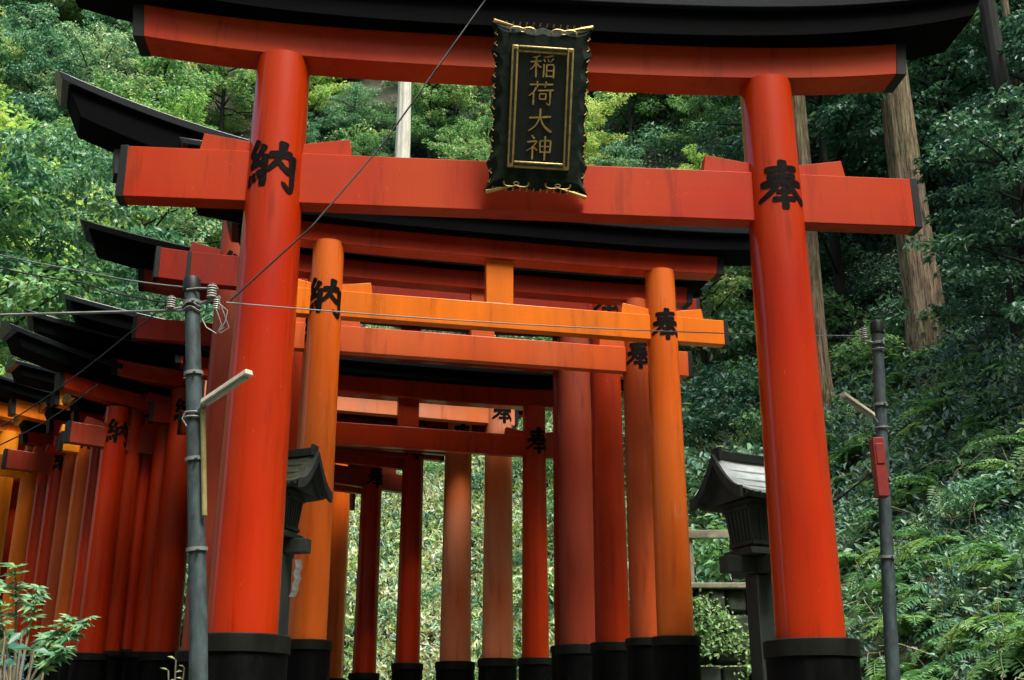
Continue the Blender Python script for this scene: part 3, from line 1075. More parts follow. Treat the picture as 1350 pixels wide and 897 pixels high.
# cables
wire('cable', 'dark cable rising steeply across the beams of the largest gate', [at(303, 397, 6.8), at(410, 300, 6.95), at(505, 190, 7.1), at(640, 0, 7.25), at(760, -190, 7.35)], 0, .0065, 'wire', 30)
wire('cable', 'thin grey cable running level between the two poles', [at(298, 399, 6.83), at(1140, 443, 8.9)], .05, .0045, 'greywire', 60)
wire('cable', 'thick grey cable leaving the pole top to the left edge', [at(250, 409, 6.88), at(-60, 417, 7.3)], .0, .009, 'greywire', 30)
wire('cable', 'upper thin cable from the insulators to the left edge', [at(247, 379, 6.88), at(130, 362, 7.3), at(-60, 322, 8.0)], .01, .005, 'greywire', 24)
wire('cable', 'lower thin cable from the insulators to the left edge', [at(222, 399, 6.9), at(110, 373, 7.3), at(-60, 338, 8.0)], .02, .006, 'wire', 24)
wire('cable', 'slack dark cable crossing the gate roofs at far left', [at(128, 508, 7.6), at(60, 556, 7.8), at(-30, 600, 8.0)], .01, .005, 'wire', 20)
wire('cable', 'long dark cable slanting down past the gate roofs at far left', [at(222, 398, 6.9), at(170, 440, 7.2), at(60, 525, 7.8), at(-30, 580, 8.2)], .01, .005, 'wire', 20)
wire('cable', 'short dark cable from the red switch box toward the lantern', [at(1152, 622, 8.8), at(1106, 658, 9.2), at(1000, 720, 10.5)], .0, .008, 'wire', 20)

# ------------------------------------------------------------------ roofed lanterns on posts


def lantern(label, c, s, rz, mats, post_dx=0.0, full=True, pw=.16):
    """c: world point at the middle of the roof ridge; s: width scale"""
    g_ = tz(c.x, c.y)
    root = empty('wooden_lantern', (c.x, c.y, g_), rz)
    tag(root, label, 'lantern', 'roofed lanterns behind the largest gate')
    H = c.z - g_
    rm, wm = mats
    # curved gable roof: section in Y/Z swept along X
    hw, hd, dr = .36 * s, .36 * s, .32 * s
    top, und = [], []
    for t in np.linspace(-1, 1, 15):
        y = t * hd
        z = H - .02 - dr * (1 - (1 - abs(t)) ** 1.7)
        top.append((y, z))
    und = [(y * .995, z - .012 * s) for y, z in top[::-1]]
    lay = [(y * .985, z - .0145 * s) for y, z in top]
    layu = [(y * .93, z - .05 * s) for y, z in top[::-1]]
    rb = MB()
    rb.sweep(top + und, hw, lambda t: .03 * s * abs(t) ** 3, 0, 10)
    rf = rb.build('roof', rm, root, smooth=40)
    ub = MB()
    ub.sweep(lay + layu, hw * .985, lambda t: .03 * s * abs(t) ** 3, 0, 10)
    ub.build('roof_underlay', wm, rf, smooth=40)
    sb = MB()
    for q in (.22, .42, .62, .80, .95):
        for sg in (-1, 1):
            z = H - .02 - dr * (1 - (1 - q) ** 1.7) + .006
            sb.box((0, sg * q * hd, z), (hw * 1.96, .012 * s, .010 * s))
    sb.build('roof_seams', rm, rf)
    rd = MB()
    rd.sweep([(-.035 * s, H - .03), (.035 * s, H - .03), (.045 * s, H + .035 * s), (-.045 * s, H + .035 * s)], hw * .96, lambda t: .01 * abs(t) ** 2, 0, 8)
    for sx in (-1, 1):
        rd.box((sx * hw * .93, 0, H + .015), (.03 * s, .12 * s, .11 * s))
    rd.build('ridge', wm, rf, bevel=.004)
    for sx in (-1, 1):                             # barge boards and gable filling
        gb_ = MB()
        for (y0, z0), (y1, z1) in zip(top[:-1], top[1:]):
            x = sx * (hw + .008)
            vs = []
            for xx in (x - .014, x + .014):
                vs += [(xx, y0, z0 + .03 * s + .004), (xx, y1, z1 + .03 * s + .004), (xx, y1, z1 - .055 * s), (xx, y0, z0 - .055 * s)]
            gb_.add(vs, [(0, 1, 2, 3), (7, 6, 5, 4), (0, 4, 5, 1), (2, 6, 7, 3), (1, 5, 6, 2), (3, 7, 4, 0)])
        gb_.build('barge_board', wm, rf, smooth=0)
        gb_ = MB()
        vs = [(sx * hw * .8, y, z - .03) for y, z in top] + [(sx * hw * .8, y, H - dr - .06 * s) for y, z in top]
        k_ = len(top)
        gb_.add(vs, [(i, i + 1, k_ + i + 1, k_ + i) for i in range(k_ - 1)])
        gb_.build('gable', wm, rf, smooth=0)
    # rafters under the eaves
    for sg in (-1, 1):
        for i in range(11):
            x = -hw * .9 + hw * 1.8 * i / 10
            ra = MB()
            ra.box((x, sg * hd * .86, H - dr - .03 * s), (.018 * s, hd * .3, .02 * s))
            ra.build('rafter', wm, rf)
    # fire box with lattice
    zb1, zb0 = H - dr - .04 * s, H - dr - .42 * s
    bw = .165 * s
    fb = MB()
    vs = []
    for z, q in ((zb0, .86), (zb1, 1.1)):
        vs += [(-bw * q, -bw * q, z), (bw * q, -bw * q, z), (bw * q, bw * q, z), (-bw * q, bw * q, z)]
    fb.add(vs, [(0, 3, 2, 1), (4, 5, 6, 7), (0, 1, 5, 4), (1, 2, 6, 5), (2, 3, 7, 6), (3, 0, 4, 7)])
    fbo = fb.build('fire_box', wm, root, bevel=.004)
    lt = MB()
    for sg in (-1, 1):
        for i in range(6):
            x = -bw * .75 + bw * 1.5 * i / 5
            lt.tube([(x * .9, sg * (bw * .88 + .004), zb0 + .05 * s), (x * 1.05, sg * (bw * 1.06 + .004), zb1 - .07 * s)], .007 * s, 5)
            lt.tube([(sg * (bw * .88 + .004), x * .9, zb0 + .05 * s), (sg * (bw * 1.06 + .004), x * 1.05, zb1 - .07 * s)], .007 * s, 5)
        for z, q in ((zb0 + .04 * s, .9), (zb1 - .06 * s, 1.07)):
            lt.box((0, sg * (bw * q + .006), z), (bw * 2 * q, .02 * s, .03 * s))
            lt.box((sg * (bw * q + .006), 0, z), (.02 * s, bw * 2 * q, .03 * s))
    lt.build('lattice', wm, fbo, smooth=0)
    pl_ = MB()
    pl_.box((0, 0, zb0 - .03 * s), (bw * 2.35, bw * 2.35, .05 * s))
    pl_.box((0, 0, zb0 - .125 * s), (bw * 4.0, .12 * s, .13 * s))
    pl_.box((0, 0, zb0 - .127 * s), (.12 * s, bw * 3.6, .126 * s))
    pl_.build('bracket', wm, root, bevel=.005)
    ps = MB()
    ps.box((post_dx, 0, (zb0 - .2 * s) / 2 - .15), (pw * s, pw * s, zb0 - .2 * s + .3))
    ps.build('post', wm, root, bevel=.008)
    return root


lantern('dark wooden lantern with pale grey sheet roof beside the right column of the largest gate',
        at(990, 607, 9.3), 1.0, R(24), (M['copper'], M['lantwood']))
LL = lantern('dark wooden lantern with mossy roof half hidden behind the left column of the largest gate',
             at(371, 600, 8.5), .80, R(-14), (M['moss_stone'], M['lantwood']), full=False, pw=.25)
# paper streamer hung on the left lantern
sm = MB()
z_ = 0
p0 = at(393, 738, 8.33)
zig = [(0, 0), (.012, -.05), (-.008, -.09), (.010, -.13), (-.012, -.17), (-.004, -.21), (-.03, -.25)]
for (x0, z0), (x1, z1) in zip(zig[:-1], zig[1:]):
    vs = [(x0 - .022, -.002, z0), (x0 + .022, 0, z0), (x1 + .022, .004, z1 - .012), (x1 - .022, -.004, z1 - .012)]
    vs += [(x, y + .003, z) for x, y, z in vs]
    sm.add(vs, [(0, 1, 2, 3), (7, 6, 5, 4), (0, 4, 5, 1), (1, 5, 6, 2), (2, 6, 7, 3), (3, 7, 4, 0)])
so_ = sm.build('paper_streamer', M['paper'], smooth=0)
so_.location = p0
tag(so_, 'folded white paper streamer hanging from the half hidden lantern', 'paper streamer')

# ------------------------------------------------------------------ retaining wall, ledge and rail behind the right lantern
wl = empty('retaining_wall')
tag(wl, 'low mossy stone retaining wall with pale top edge behind the right lantern', 'wall')
xs = np.linspace(-.5, 4.6, 40)
wy = 12.6
zt = at(960, 772, wy).z
for r_ in range(4):
    z1 = zt - .06 - r_ * .26
    x = 1.5 + random.uniform(0, .2)
    while x < 3.1:
        w = random.uniform(.22, .5)
        rows = MB()
        rows.box((x + w / 2, wy + random.uniform(-.03, .03), z1 - .125), (w - .015, .34, .235))
        rows.build('stone_block', M['stone'], wl, bevel=.035)
        x += w
lg = MB()
lg.box((2.4, wy - .02, zt - .028), (1.8, .42, .06))
lg.build('edge_slab', M['ledge'], wl, bevel=.01)
n_ = 9000
P_ = np.stack([rng.uniform(1.45, 3.4, n_), np.full(n_, wy - .19) - rng.random(n_) * .10, rng.uniform(zt - 1.4, zt - .08, n_)], 1)
k_ = (np.sin(P_[:, 0] * 5 + 2 * np.sin(P_[:, 2] * 4)) + np.cos(P_[:, 2] * 7 + P_[:, 0] * 3)) > rng.normal(size=n_) * .6 - .1
WALL_LEAVES = P_[k_]
fn = empty('timber_rail_fence', (2.4, 12.7, zt))
tag(fn, 'weathered timber rail fence on the stone edge behind the right lantern', 'fence')
zr = at(940, 703, 12.7).z - zt
for x in (-.45, .02, .75):
    p = MB()
    p.box((x, 0, zr / 2), (.06, .06, zr + .12))
    p.build('post', M['railwood'] if x != .02 else M['lantwood'], fn, bevel=.006)
rl = MB()
rl.box((.2, -.036, zr - .02), (1.5, .05, .09))
rl.build('rail', M['ledge'], fn, bevel=.006)

# folded blue sheet at the lower left
bs = MB()
pb0 = at(-6, 888, 6.2)
for i in range(7):
    bs.box((0, 0, -.0 + i * .016), (.20 - .004 * (i % 3), .26, .0145))
bo = bs.build('folded_sheet', M['bluet'], bevel=.005)
bo.location = pb0 - Vector((0, 0, .02))
tag(bo, 'folded blue plastic sheet at the lower left corner below the leafy shrub', 'plastic sheet')
pk = MB()
hgt = bo.location.z - tz(bo.location.x, bo.location.y)
pk.box((0, 0, -.02), (.30, .34, .03))
for sx in (-1, 1):
    for sy in (-1, 1):
        pk.box((sx * .12, sy * .14, -.035 - hgt / 2), (.04, .04, hgt))
po = pk.build('low_stand', M['lantwood'], bevel=.005)
po.location = bo.location
tag(po, 'low dark timber stand under the folded blue sheet', 'stand')

# ------------------------------------------------------------------ foliage builders


def leaf_arrays(P, D, Nn, L, W, fold=.25):
    """rhombic folded leaves: two triangles each"""
    D = D / np.linalg.norm(D, axis=1, keepdims=True)
    B = np.cross(D, Nn)
    B /= np.linalg.norm(B, axis=1, keepdims=True) + 1e-9
    Nn = np.cross(B, D)
    L = L[:, None]
    W = W[:, None]
    base = P
    tip = P + D * L - Nn * L * .12
    mid = P + D * L * .45
    l_ = mid + B * W / 2 + Nn * W * fold
    r_ = mid - B * W / 2 + Nn * W * fold
    V = np.stack([base, l_, tip, r_], 1).reshape(-1, 3)
    n = len(P)
    i = np.arange(n) * 4
    F = np.concatenate([np.stack([i, i + 2, i + 1], 1), np.stack([i, i + 3, i + 2], 1)])
    return V, F


def clump_leaves(centers, radii, per, size, flat=.45, droop=.25, up=.8):
    P, D, NN = [], [], []
    for c, r in zip(centers, radii):
        n = int(per * (r ** 2) / .36)
        u = rng.normal(size=(n, 3))
        u /= np.linalg.norm(u, axis=1, keepdims=True)
        u[:, 2] = np.abs(u[:, 2]) * np.where(rng.random(n) < .8, 1, -1)
        rr = r * (.45 + .6 * rng.random(n) ** .6)
        p = c + u * rr[:, None] * np.array([1, 1, flat])
        P.append(p)
        d = u * np.array([1, 1, .15]) + rng.normal(size=(n, 3)) * .45
        d[:, 2] -= droop
        D.append(d)
        nn = np.array([0, 0, up]) + u * .35 + rng.normal(size=(n, 3)) * .38
        NN.append(nn)
    P, D, NN = np.concatenate(P), np.concatenate(D), np.concatenate(NN)
    L = size * rng.uniform(.65, 1.3, len(P))
    return leaf_arrays(P, D, NN, L, L * rng.uniform(.42, .6, len(P)))


def crown_mesh(name, mat, center, rad, k, per, size, flat=.45, droop=.25, layers=False, clump=(.45, .85)):
    cs, rs = [], []
    while len(cs) < k:
        u = rng.normal(size=3)
        u /= np.linalg.norm(u)
        q = rng.random() ** .45
        if u[2] < -.55:
            continue
        c = np.array(center) + u * q * np.array(rad)
        if layers:
            c[2] = center[2] + round((c[2] - center[2]) / .55) * .55 + rng.normal() * .06
        cs.append(c)
        rs.append(rng.uniform(*clump))
    V, F = clump_leaves(cs, rs, per, size, flat, droop)
    me = npmesh(name, V, F, [mat])
    return me, cs


def trunk_mesh(name, mat, cs, h, r, lean=.3, limbs=9):
    mb = MB()
    pts = [Vector((0, 0, -.4))]
    x = y = 0
    for i in range(1, 8):
        x += random.uniform(-lean, lean) * .35
        y += random.uniform(-lean, lean) * .35
        pts.append(Vector((x, y, h * i / 7)))
    rad = [r * (1.25 if i == 0 else 1 - .11 * i) for i in range(8)]
    mb.tube(pts, rad, 10)
    cs2 = sorted(cs, key=lambda c: random.random())[:limbs]
    for c in cs2:
        c = Vector(c)
        zz = max(h * .25, min(h * .9, c.z - (c.xy.length) * .5))
        i = min(6, int(zz / h * 7))
        s0 = pts[i].lerp(pts[i + 1], zz / h * 7 - i)
        q = [s0, s0.lerp(c, .4) + Vector((0, 0, .2)), s0.lerp(c, .75) + Vector((random.uniform(-.1, .1), random.uniform(-.1, .1), .12)), c]
        r0 = r * .42
        mb.tube(q, [r0, r0 * .65, r0 * .4, r0 * .15], 6)
    o = mb.build(name, mat, smooth=60)
    me = o.data
    bpy.data.objects.remove(o)
    return me


PROTO = {}


def limb_crown(name, mat, h, rad, nl, per, size, flat, spread=(.22, .42), droop=.3, bow=.0):
    """leaf sprays along many uneven limbs: loose outline with gaps"""
    cs, rs, tips = [], [], []
    for i in range(nl):
        t = (i + .5) / nl
        z0 = h * (.30 + .68 * t)
        az = i * 2.399 + rng.normal() * .3
        shape = math.sin(math.pi * min(1, .22 + .80 * t)) ** .6
        L = rad * shape * rng.uniform(.45, 1.2)
        el = rng.uniform(-.15, .45) + .5 * t ** 3
        d = np.array([math.cos(az) * math.cos(el), math.sin(az) * math.cos(el), math.sin(el)])
        s0 = np.array([0, 0, z0])
        m_ = max(3, int(L / .26))
        for k in range(m_):
            q = .30 + .70 * (k + rng.random() * .6) / m_
            side = np.array([-d[1], d[0], 0]) * rng.normal() * .42 * (1.15 - q) * rad * .4
            c = s0 + d * L * q + side + np.array([0, 0, -bow * q * q * L + rng.normal() * .10])
            cs.append(c)
            rs.append(rng.uniform(*spread) * (1.15 - .35 * q))
        tips.append(s0 + d * L * .92 + np.array([0, 0, -bow * L * .8]))
    V, F = clump_leaves(cs, rs, per, size, flat, droop)
    return npmesh(name, V, F, [mat]), tips


PROTO = {}


def tree_proto(key, leaf, h, rad, nl, per, size, r, flat=.34, droop=.3, bow=.05, spread=(.22, .44)):
    me, tips = limb_crown('crown', M[leaf], h, rad, nl, per, size, flat, spread, droop, bow)
    mb = MB()
    pts, rd = [Vector((0, 0, -.4))], [r * 1.3]
    x = y = 0
    for i in range(1, 9):
        x += random.uniform(-.08, .08)
        y += random.uniform(-.08, .08)
        pts.append(Vector((x, y, h * i / 8)))
        rd.append(r * (1 - .105 * i))
    mb.tube(pts, rd, 10)
    for tp in tips:
        tp = Vector(tp)
        z0 = max(.4, tp.z - (tp.xy.length) * .35)
        i = min(7, int(z0 / h * 8))
        s0 = pts[min(i, 7)].lerp(pts[min(i + 1, 8)], min(1, z0 / h * 8 - i))
        mb.tube([s0, s0.lerp(tp, .35) + Vector((0, 0, .10)), s0.lerp(tp, .7) + Vector((random.uniform(-.1, .1), random.uniform(-.1, .1), .08)), tp], [r * .34, r * .24, r * .14, r * .05], 5)
    o = mb.build('trunk', M['darkbark'], smooth=60)
    tm = o.data
    bpy.data.objects.remove(o)
    PROTO[key] = (tm, me)


tree_proto('teal', 'leaf_teal', 8.0, 2.9, 34, 170, .16, .13)
tree_proto('teal2', 'leaf_teal', 6.6, 3.2, 28, 175, .15, .12, .30, .35, .10)
tree_proto('mid', 'leaf_mid', 8.2, 2.9, 34, 170, .155, .13)
tree_proto('lime', 'leaf_lime', 7.6, 3.4, 30, 165, .14, .12, .20, .15, .06, (.30, .55))
tree_proto('dark', 'leaf_dark', 8.4, 2.7, 32, 165, .17, .13)
BUSH = {}
for key, leaf, size in (('teal', 'leaf_teal', .11), ('mid', 'leaf_mid', .10), ('dark', 'leaf_dark', .12)):
    me, cs = crown_mesh('shrub', M[leaf], (0, 0, .45), (.75, .75, .55), 20, 190, size, .45, .3, False, (.24, .42))
    BUSH[key] = me


def plant_tree(kind, p, s, label, group, rz=None, lean=(0, 0)):
    tm, me = PROTO[kind]
    root = empty('broadleaf_tree', p, random.uniform(0, 6.28) if rz is None else rz)
    root.rotation_euler.x, root.rotation_euler.y = lean
    root.scale = (s, s, s)
    nobj('trunk', tm, root)
    nobj('crown', me, root)
    tag(root, label, 'tree', group)
    return root


LAB = {'teal': 'cool green broadleaf tree on the hillside behind the gates',
       'teal2': 'cool green broadleaf tree on the hillside behind the gates',
       'mid': 'mid green leafy tree on the hillside behind the gates',
       'lime': 'yellow green layered maple catching light on the hillside',
       'dark': 'dark shaded evergreen on the slope right of the gates'}

placed = []


def ok(p, dmin, store):
    for q in store:
        if (q - p).xy.length < dmin:
            return False
    store.append(p)
    return True


# cedar trunks, each of its own kind
CED = []


def bare_trunk(name, label, px, py, Y, r, h, mat, lean=(0, 0), crown=None, cat='tree'):
    p = at(px, py, Y)
    g_ = tz(p.x, p.y)
    root = empty(name, (p.x, p.y, g_))
    tag(root, label, cat, 'tall trunks among the foliage')
    mb = MB()
    n_ = 14
    prof = []
    for i in range(n_ + 1):
        t = i / n_
        flare = 1 + .45 * math.exp(-t * h / .5)
        prof.append((Vector((lean[0] * t * h + math.sin(t * 9 + px) * .015 * h * .1, lean[1] * t * h, -.5 + t * (h + .5))), r * flare * (1 - .45 * t)))
    nr = 56
    vs, fs = [], []
    ph = [random.uniform(0, 6.28) for _ in range(4)]
    n2_ = 60
    for i in range(n2_ + 1):
        t = i / n2_ * n_
        j = min(n_ - 1, int(t))
        c_ = prof[j][0].lerp(prof[j + 1][0], t - j)
        r_ = prof[j][1] * (1 - t + j) + prof[j + 1][1] * (t - j)
        for k in range(nr):
            an = 2 * math.pi * k / nr
            w_ = 1 + .05 * math.sin(3 * an + ph[0] + i * .06) + .035 * math.sin(9 * an + ph[1] + .5 * math.sin(i * .21)) + random.uniform(-.028, .028) * (1 if r > .1 else .4)
            vs.append((c_.x + r_ * w_ * math.cos(an), c_.y + r_ * w_ * math.sin(an), c_.z))
    for i in range(n2_):
        for k in range(nr):
            a_, b2 = i * nr + k, i * nr + (k + 1) % nr
            fs.append((a_, b2, b2 + nr, a_ + nr))
    mb.add(vs, fs)
    mb.build('trunk', M[mat], root, smooth=60)
    if crown:
        me = crown
        o = nobj('crown', me, root)
        o.location = (lean[0] * h, lean[1] * h, h - 3.5)
    CED.append(Vector((p.x, p.y, g_)))
    return root


ccr, _ = crown_mesh('crown', M['leaf_dark'], (0, 0, 2.5), (2.2, 2.2, 4.0), 46, 130, .20, .35, .5, False, (.5, .9))
h0 = hit(1228, 462)
bare_trunk('cedar_tree', 'thick brown cedar trunk standing on the bank right of the largest gate', 1228, 462, h0.y if h0 else 17, .37, 17, 'cedar', (-.012, .0), ccr)
bare_trunk('cedar_tree', 'slimmer pale brown cedar trunk just right of the right column, behind its wedge', 1066, 330, 22, .24, 17, 'cedar', (-.0, 0), ccr)
bare_trunk('cedar_tree', 'dark shaded trunk at the upper right corner', 1332, 190, 16, .16, 14, 'darkbark', (0, 0), ccr)
bare_trunk('cedar_tree', 'thin grey trunk at the right edge', 1378, 330, 17, .08, 13, 'cedar', (0, 0), None)
bare_trunk('pale_tree', 'pale bare trunk between the left column and the plaque', 526, 330, hit(526, 330).y, .30, 14, 'palebark', (0, 0), None)
bare_trunk('pale_tree', 'pale trunk under a green crown at the left edge above the gate roofs', 20, 460, 21.5, .17, 8.5, 'palebark', (0, 0), PROTO['teal2'][1])

# hillside trees
cnt = 0
tries = 0
while cnt < 190 and tries < 12000:
    tries += 1
    px, py = random.uniform(-260, 1600), random.uniform(-320, 520)
    h = hit(px, py)
    if h is None or h.y < 15.5:
        continue
    if 330 < px < 760 and py > 360:          # the open litter slope behind the far columns
        continue
    if any((h - c).xy.length < 1.6 for c in CED):
        continue
    right = px > 960
    if right and py > 250 and h.y < 20:
        continue
    if not ok(h, 2.2, placed):
        continue
    if right:
        kind = random.choice(['dark', 'dark', 'teal', 'teal2'])
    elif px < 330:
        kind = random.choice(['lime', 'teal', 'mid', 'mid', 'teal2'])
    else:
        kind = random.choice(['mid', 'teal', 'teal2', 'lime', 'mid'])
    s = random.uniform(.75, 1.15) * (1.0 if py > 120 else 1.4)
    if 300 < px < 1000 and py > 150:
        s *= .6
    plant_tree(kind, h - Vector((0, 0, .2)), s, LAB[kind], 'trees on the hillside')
    cnt += 1
for px, py in ((350, 150), (440, 130), (470, 90), (560, 120), (610, 150), (820, 150), (880, 130), (930, 180), (450, 20), (560, 10), (850, 20), (950, 10), (300, 40), (250, 90), (400, 200), (600, 210), (830, 210)):
    h = hit(px, py)
    kind = random.choice(['mid', 'teal', 'lime'])
    plant_tree(kind, h - Vector((0, 0, .4)), random.uniform(.6, .85), LAB[kind], 'trees on the hillside')
for px, Y, k_, s in ((1352, 15.0, 'dark', .62), (1318, 18.5, 'dark', .6), (1400, 16.5, 'dark', .7)):
    p = at(px, 300, Y)
    plant_tree(k_, (p.x, p.y, tz(p.x, p.y) - .1), s, 'small dark evergreen growing close in front of the dark trunk at upper right', 'trees on the hillside')
print('trees', cnt)
# nearer maples at the upper left
plant_tree('mid', (-10.4, 20.5, tz(-10.4, 20.5)), 1.25, 'large soft green tree at the left edge behind the gate roofs', 'trees on the hillside')
plant_tree('lime', (-14.0, 27, tz(-14.0, 27)), 1.6, 'large bright yellow green maple reaching in at the upper left corner', 'trees on the hillside')
plant_tree('teal', (-8.4, 24.5, tz(-8.4, 24.5)), 1.1, 'cool green tree behind the gate roofs at the left', 'trees on the hillside')

# shrubs
store = []
cnt = tries = 0
while cnt < 230 and tries < 9000:
    tries += 1
    px, py = random.uniform(-150, 1550), random.uniform(60, 880)
    h = hit(px, py)
    if h is None:
        continue
    d, s_ = path_dist(h.x, h.y)
    if s_ < 0 or d < 4.3:
        continue
    if 400 < px < 750 and py > 560:
        continue
    if px > 1080 and py > 500 and random.random() < .93:
        continue
    if 880 < px < 1030 and py > 620 and h.y < 15:
        continue
    if not ok(h, .95, store):
        continue
    kind = random.choice(['teal', 'mid', 'dark', 'teal'])
    if px > 1150 and py < 420:
        kind = random.choice(['dark', 'teal', 'dark'])
    o = nobj('shrub', BUSH[kind], None)
    o.location = h - Vector((0, 0, .1))
    s = random.uniform(.75, 1.45) * (1.15 if h.y > 18 else .8)
    o.scale = (s, s, s * random.uniform(.8, 1.2))
    o.rotation_euler = (random.uniform(-.2, .2), random.uniform(-.2, .2), random.uniform(0, 6.28))
    tag(o, {'teal': 'cool green leafy shrub growing on the slope', 'mid': 'mid green leafy shrub growing on the slope', 'dark': 'dark glossy shrub growing on the slope'}[kind], 'shrub', 'shrubs on the slope')
    cnt += 1
print('shrubs', cnt)


for px, py, kind, s in ((452, 640, 'teal', .6), (505, 625, 'dark', .8), (575, 640, 'mid', .6), (622, 660, 'teal', .7), (690, 640, 'teal', .8), (722, 620, 'dark', .8), (505, 745, 'mid', .4),
                        (565, 700, 'teal', .4), (625, 730, 'mid', .45), (690, 760, 'teal', .5), (455, 720, 'mid', .4), (510, 830, 'teal', .55), (570, 800, 'mid', .4), (628, 850, 'teal', .45), (720, 800, 'dark', .5), (452, 850, 'mid', .5), (425, 600, 'dark', .9), (665, 600, 'mid', .9), (590, 600, 'dark', .9)):
    h = hit(px, py)
    o = nobj('shrub', BUSH[kind])
    o.location = h - Vector((0, 0, .05))
    o.scale = (s, s, s)
    o.rotation_euler = (.3, 0, random.uniform(0, 6.28))
    tag(o, 'low green plant on the bright litter slope behind the far columns', 'shrub', 'plants on the bright slope')
lg_n = 0
for x0, y0, x1, y1 in ((486, 742, 520, 716), (560, 770, 590, 758), (700, 690, 740, 672), (610, 690, 640, 705)):
    a_, b2 = hit(x0, y0), hit(x1, y1)
    lb_ = MB()
    up_ = Vector((0, -.08, .10))
    lb_.tube([up_, (b2 - a_) * .5 + up_ + Vector((0, 0, .05)), (b2 - a_) + up_], [.05, .042, .03], 8)
    o = lb_.build('fallen_branch', M['darkbark'], smooth=60)
    o.location = a_
    tag(o, 'dark fallen branch lying on the bright litter slope', 'branch', 'fallen branches on the slope')


# ferns
def frond_arrays(L, npin, wid, arch, az, tilt):
    t = (np.arange(npin) + .7) / npin
    s_ = t * L
    out = np.sin(tilt + arch * t * .5) * s_
    up = np.cos(tilt + arch * t) * s_ * .8 - arch * .15 * s_ * t
    dirh = np.array([math.cos(az), math.sin(az), 0])
    side = np.array([-math.sin(az), math.cos(az), 0])
    c = dirh * out[:, None] + np.array([0, 0, 1]) * up[:, None]
    tang = np.gradient(c, axis=0)
    tang /= np.linalg.norm(tang, axis=1, keepdims=True)
    nrm = np.cross(side[None], tang)
    nrm *= np.sign(nrm[:, 2:3] + 1e-6)
    w = wid * np.sin(np.clip(t * .93 + .08, 0, 1) * math.pi) ** .7
    Vs, Fs = [], []
    o = 0
    for sg in (-1, 1):
        D = side[None] * sg + tang * .35 + rng.normal(size=c.shape) * .06
        V, F = leaf_arrays(c, D, nrm + rng.normal(size=c.shape) * .12, w + .01, np.full(npin, L / npin * 1.0), .1)
        Vs.append(V)
        Fs.append(F + o)
        o += len(V)
    # rachis
    n_ = npin
    rw = .004 + .006 * (1 - t)
    V = np.concatenate([c - side * rw[:, None], c + side * rw[:, None]])
    F = []
    i = np.arange(n_ - 1)
    F = np.concatenate([np.stack([i, i + 1, i + 1 + n_], 1), np.stack([i, i + 1 + n_, i + n_], 1)])
    Vs.append(V)
    Fs.append(F + o)
    return np.concatenate(Vs), np.concatenate(Fs)


def fern_mesh(nf=11, L=.75):
    Vs, Fs, o = [], [], 0
    for i in range(nf):
        V, F = frond_arrays(L * random.uniform(.7, 1.1), 20, L * random.uniform(.15, .2), random.uniform(.9, 1.6), i / nf * 6.283 + random.uniform(-.2, .2), random.uniform(.25, .7))
        Vs.append(V)
        Fs.append(F + o)
        o += len(V)
    return npmesh('fern', np.concatenate(Vs), np.concatenate(Fs), [M['fern']])


FERN = [fern_mesh(10), fern_mesh(12, .85), fern_mesh(9, .65)]
store = []
cnt = tries = 0
while cnt < 280 and tries < 12000:
    tries += 1
    px, py = random.uniform(1040, 1520), random.uniform(455, 940)
    h = hit(px, py)
    if h is None:
        continue
    d, s_ = path_dist(h.x, h.y)
    if d < 4.0 or not ok(h, .30, store):
        continue
    o = nobj('fern', random.choice(FERN))
    o.location = h - Vector((0, 0, .03))
    s = random.uniform(.6, 1.1)
    o.scale = (s, s, s)
    o.rotation_euler = (random.uniform(.1, .5), random.uniform(-.5, -.1), random.uniform(0, 6.28))
    tag(o, 'arching green fern growing on the bank right of the largest gate', 'fern', 'ferns on the right bank')
    cnt += 1
print('ferns', cnt)


def slope_scatter(n, test, xr, yr):
    X = rng.uniform(*xr, n)
    Y = rng.uniform(*yr, n)
    k = test(X, Y)
    X, Y = X[k], Y[k]
    Z = terrain(X, Y)
    e = .05
    gx_ = (terrain(X + e, Y) - Z) / e
    gy_ = (terrain(X, Y + e) - Z) / e
    Nn = np.stack([-gx_, -gy_, np.ones_like(gx_)], 1)
    Nn /= np.linalg.norm(Nn, axis=1, keepdims=True)
    return np.stack([X, Y, Z], 1), Nn


def cover(name, mat, P, Nn, size, lift, steep):
    n = len(P)
    D = rng.normal(size=(n, 3)) + Nn * steep
    D[:, 2] += .2
    P = P + Nn * (rng.random(n) ** 1.5 * lift)[:, None]
    L = size * rng.uniform(.5, 1.4, n)
    NN = Nn * .8 + rng.normal(size=(n, 3)) * .4 + np.array([0, -.2, .3])
    V, F = leaf_arrays(P, D, NN, L, L * rng.uniform(.25, .55, n))
    return nobj(name, npmesh(name, V, F, [mat]))


def t_all(X, Y):
    d, s_ = path_dist(X, Y)
    c = np.abs(X) < Y * .52 + 2
    return (s_ > 0) & (d > 3.3) & c


def t_litter(X, Y):
    a_ = X / Y
    return t_all(X, Y) & (a_ > -.24) & (a_ < .22) & (Y < 30)


def patch(X, Y, q=.0):
    return np.sin(X * 1.7 + 2 * np.sin(Y * .9)) * np.cos(Y * 1.3 + X * .6) > q - .3 + rng.normal(size=X.shape) * .35


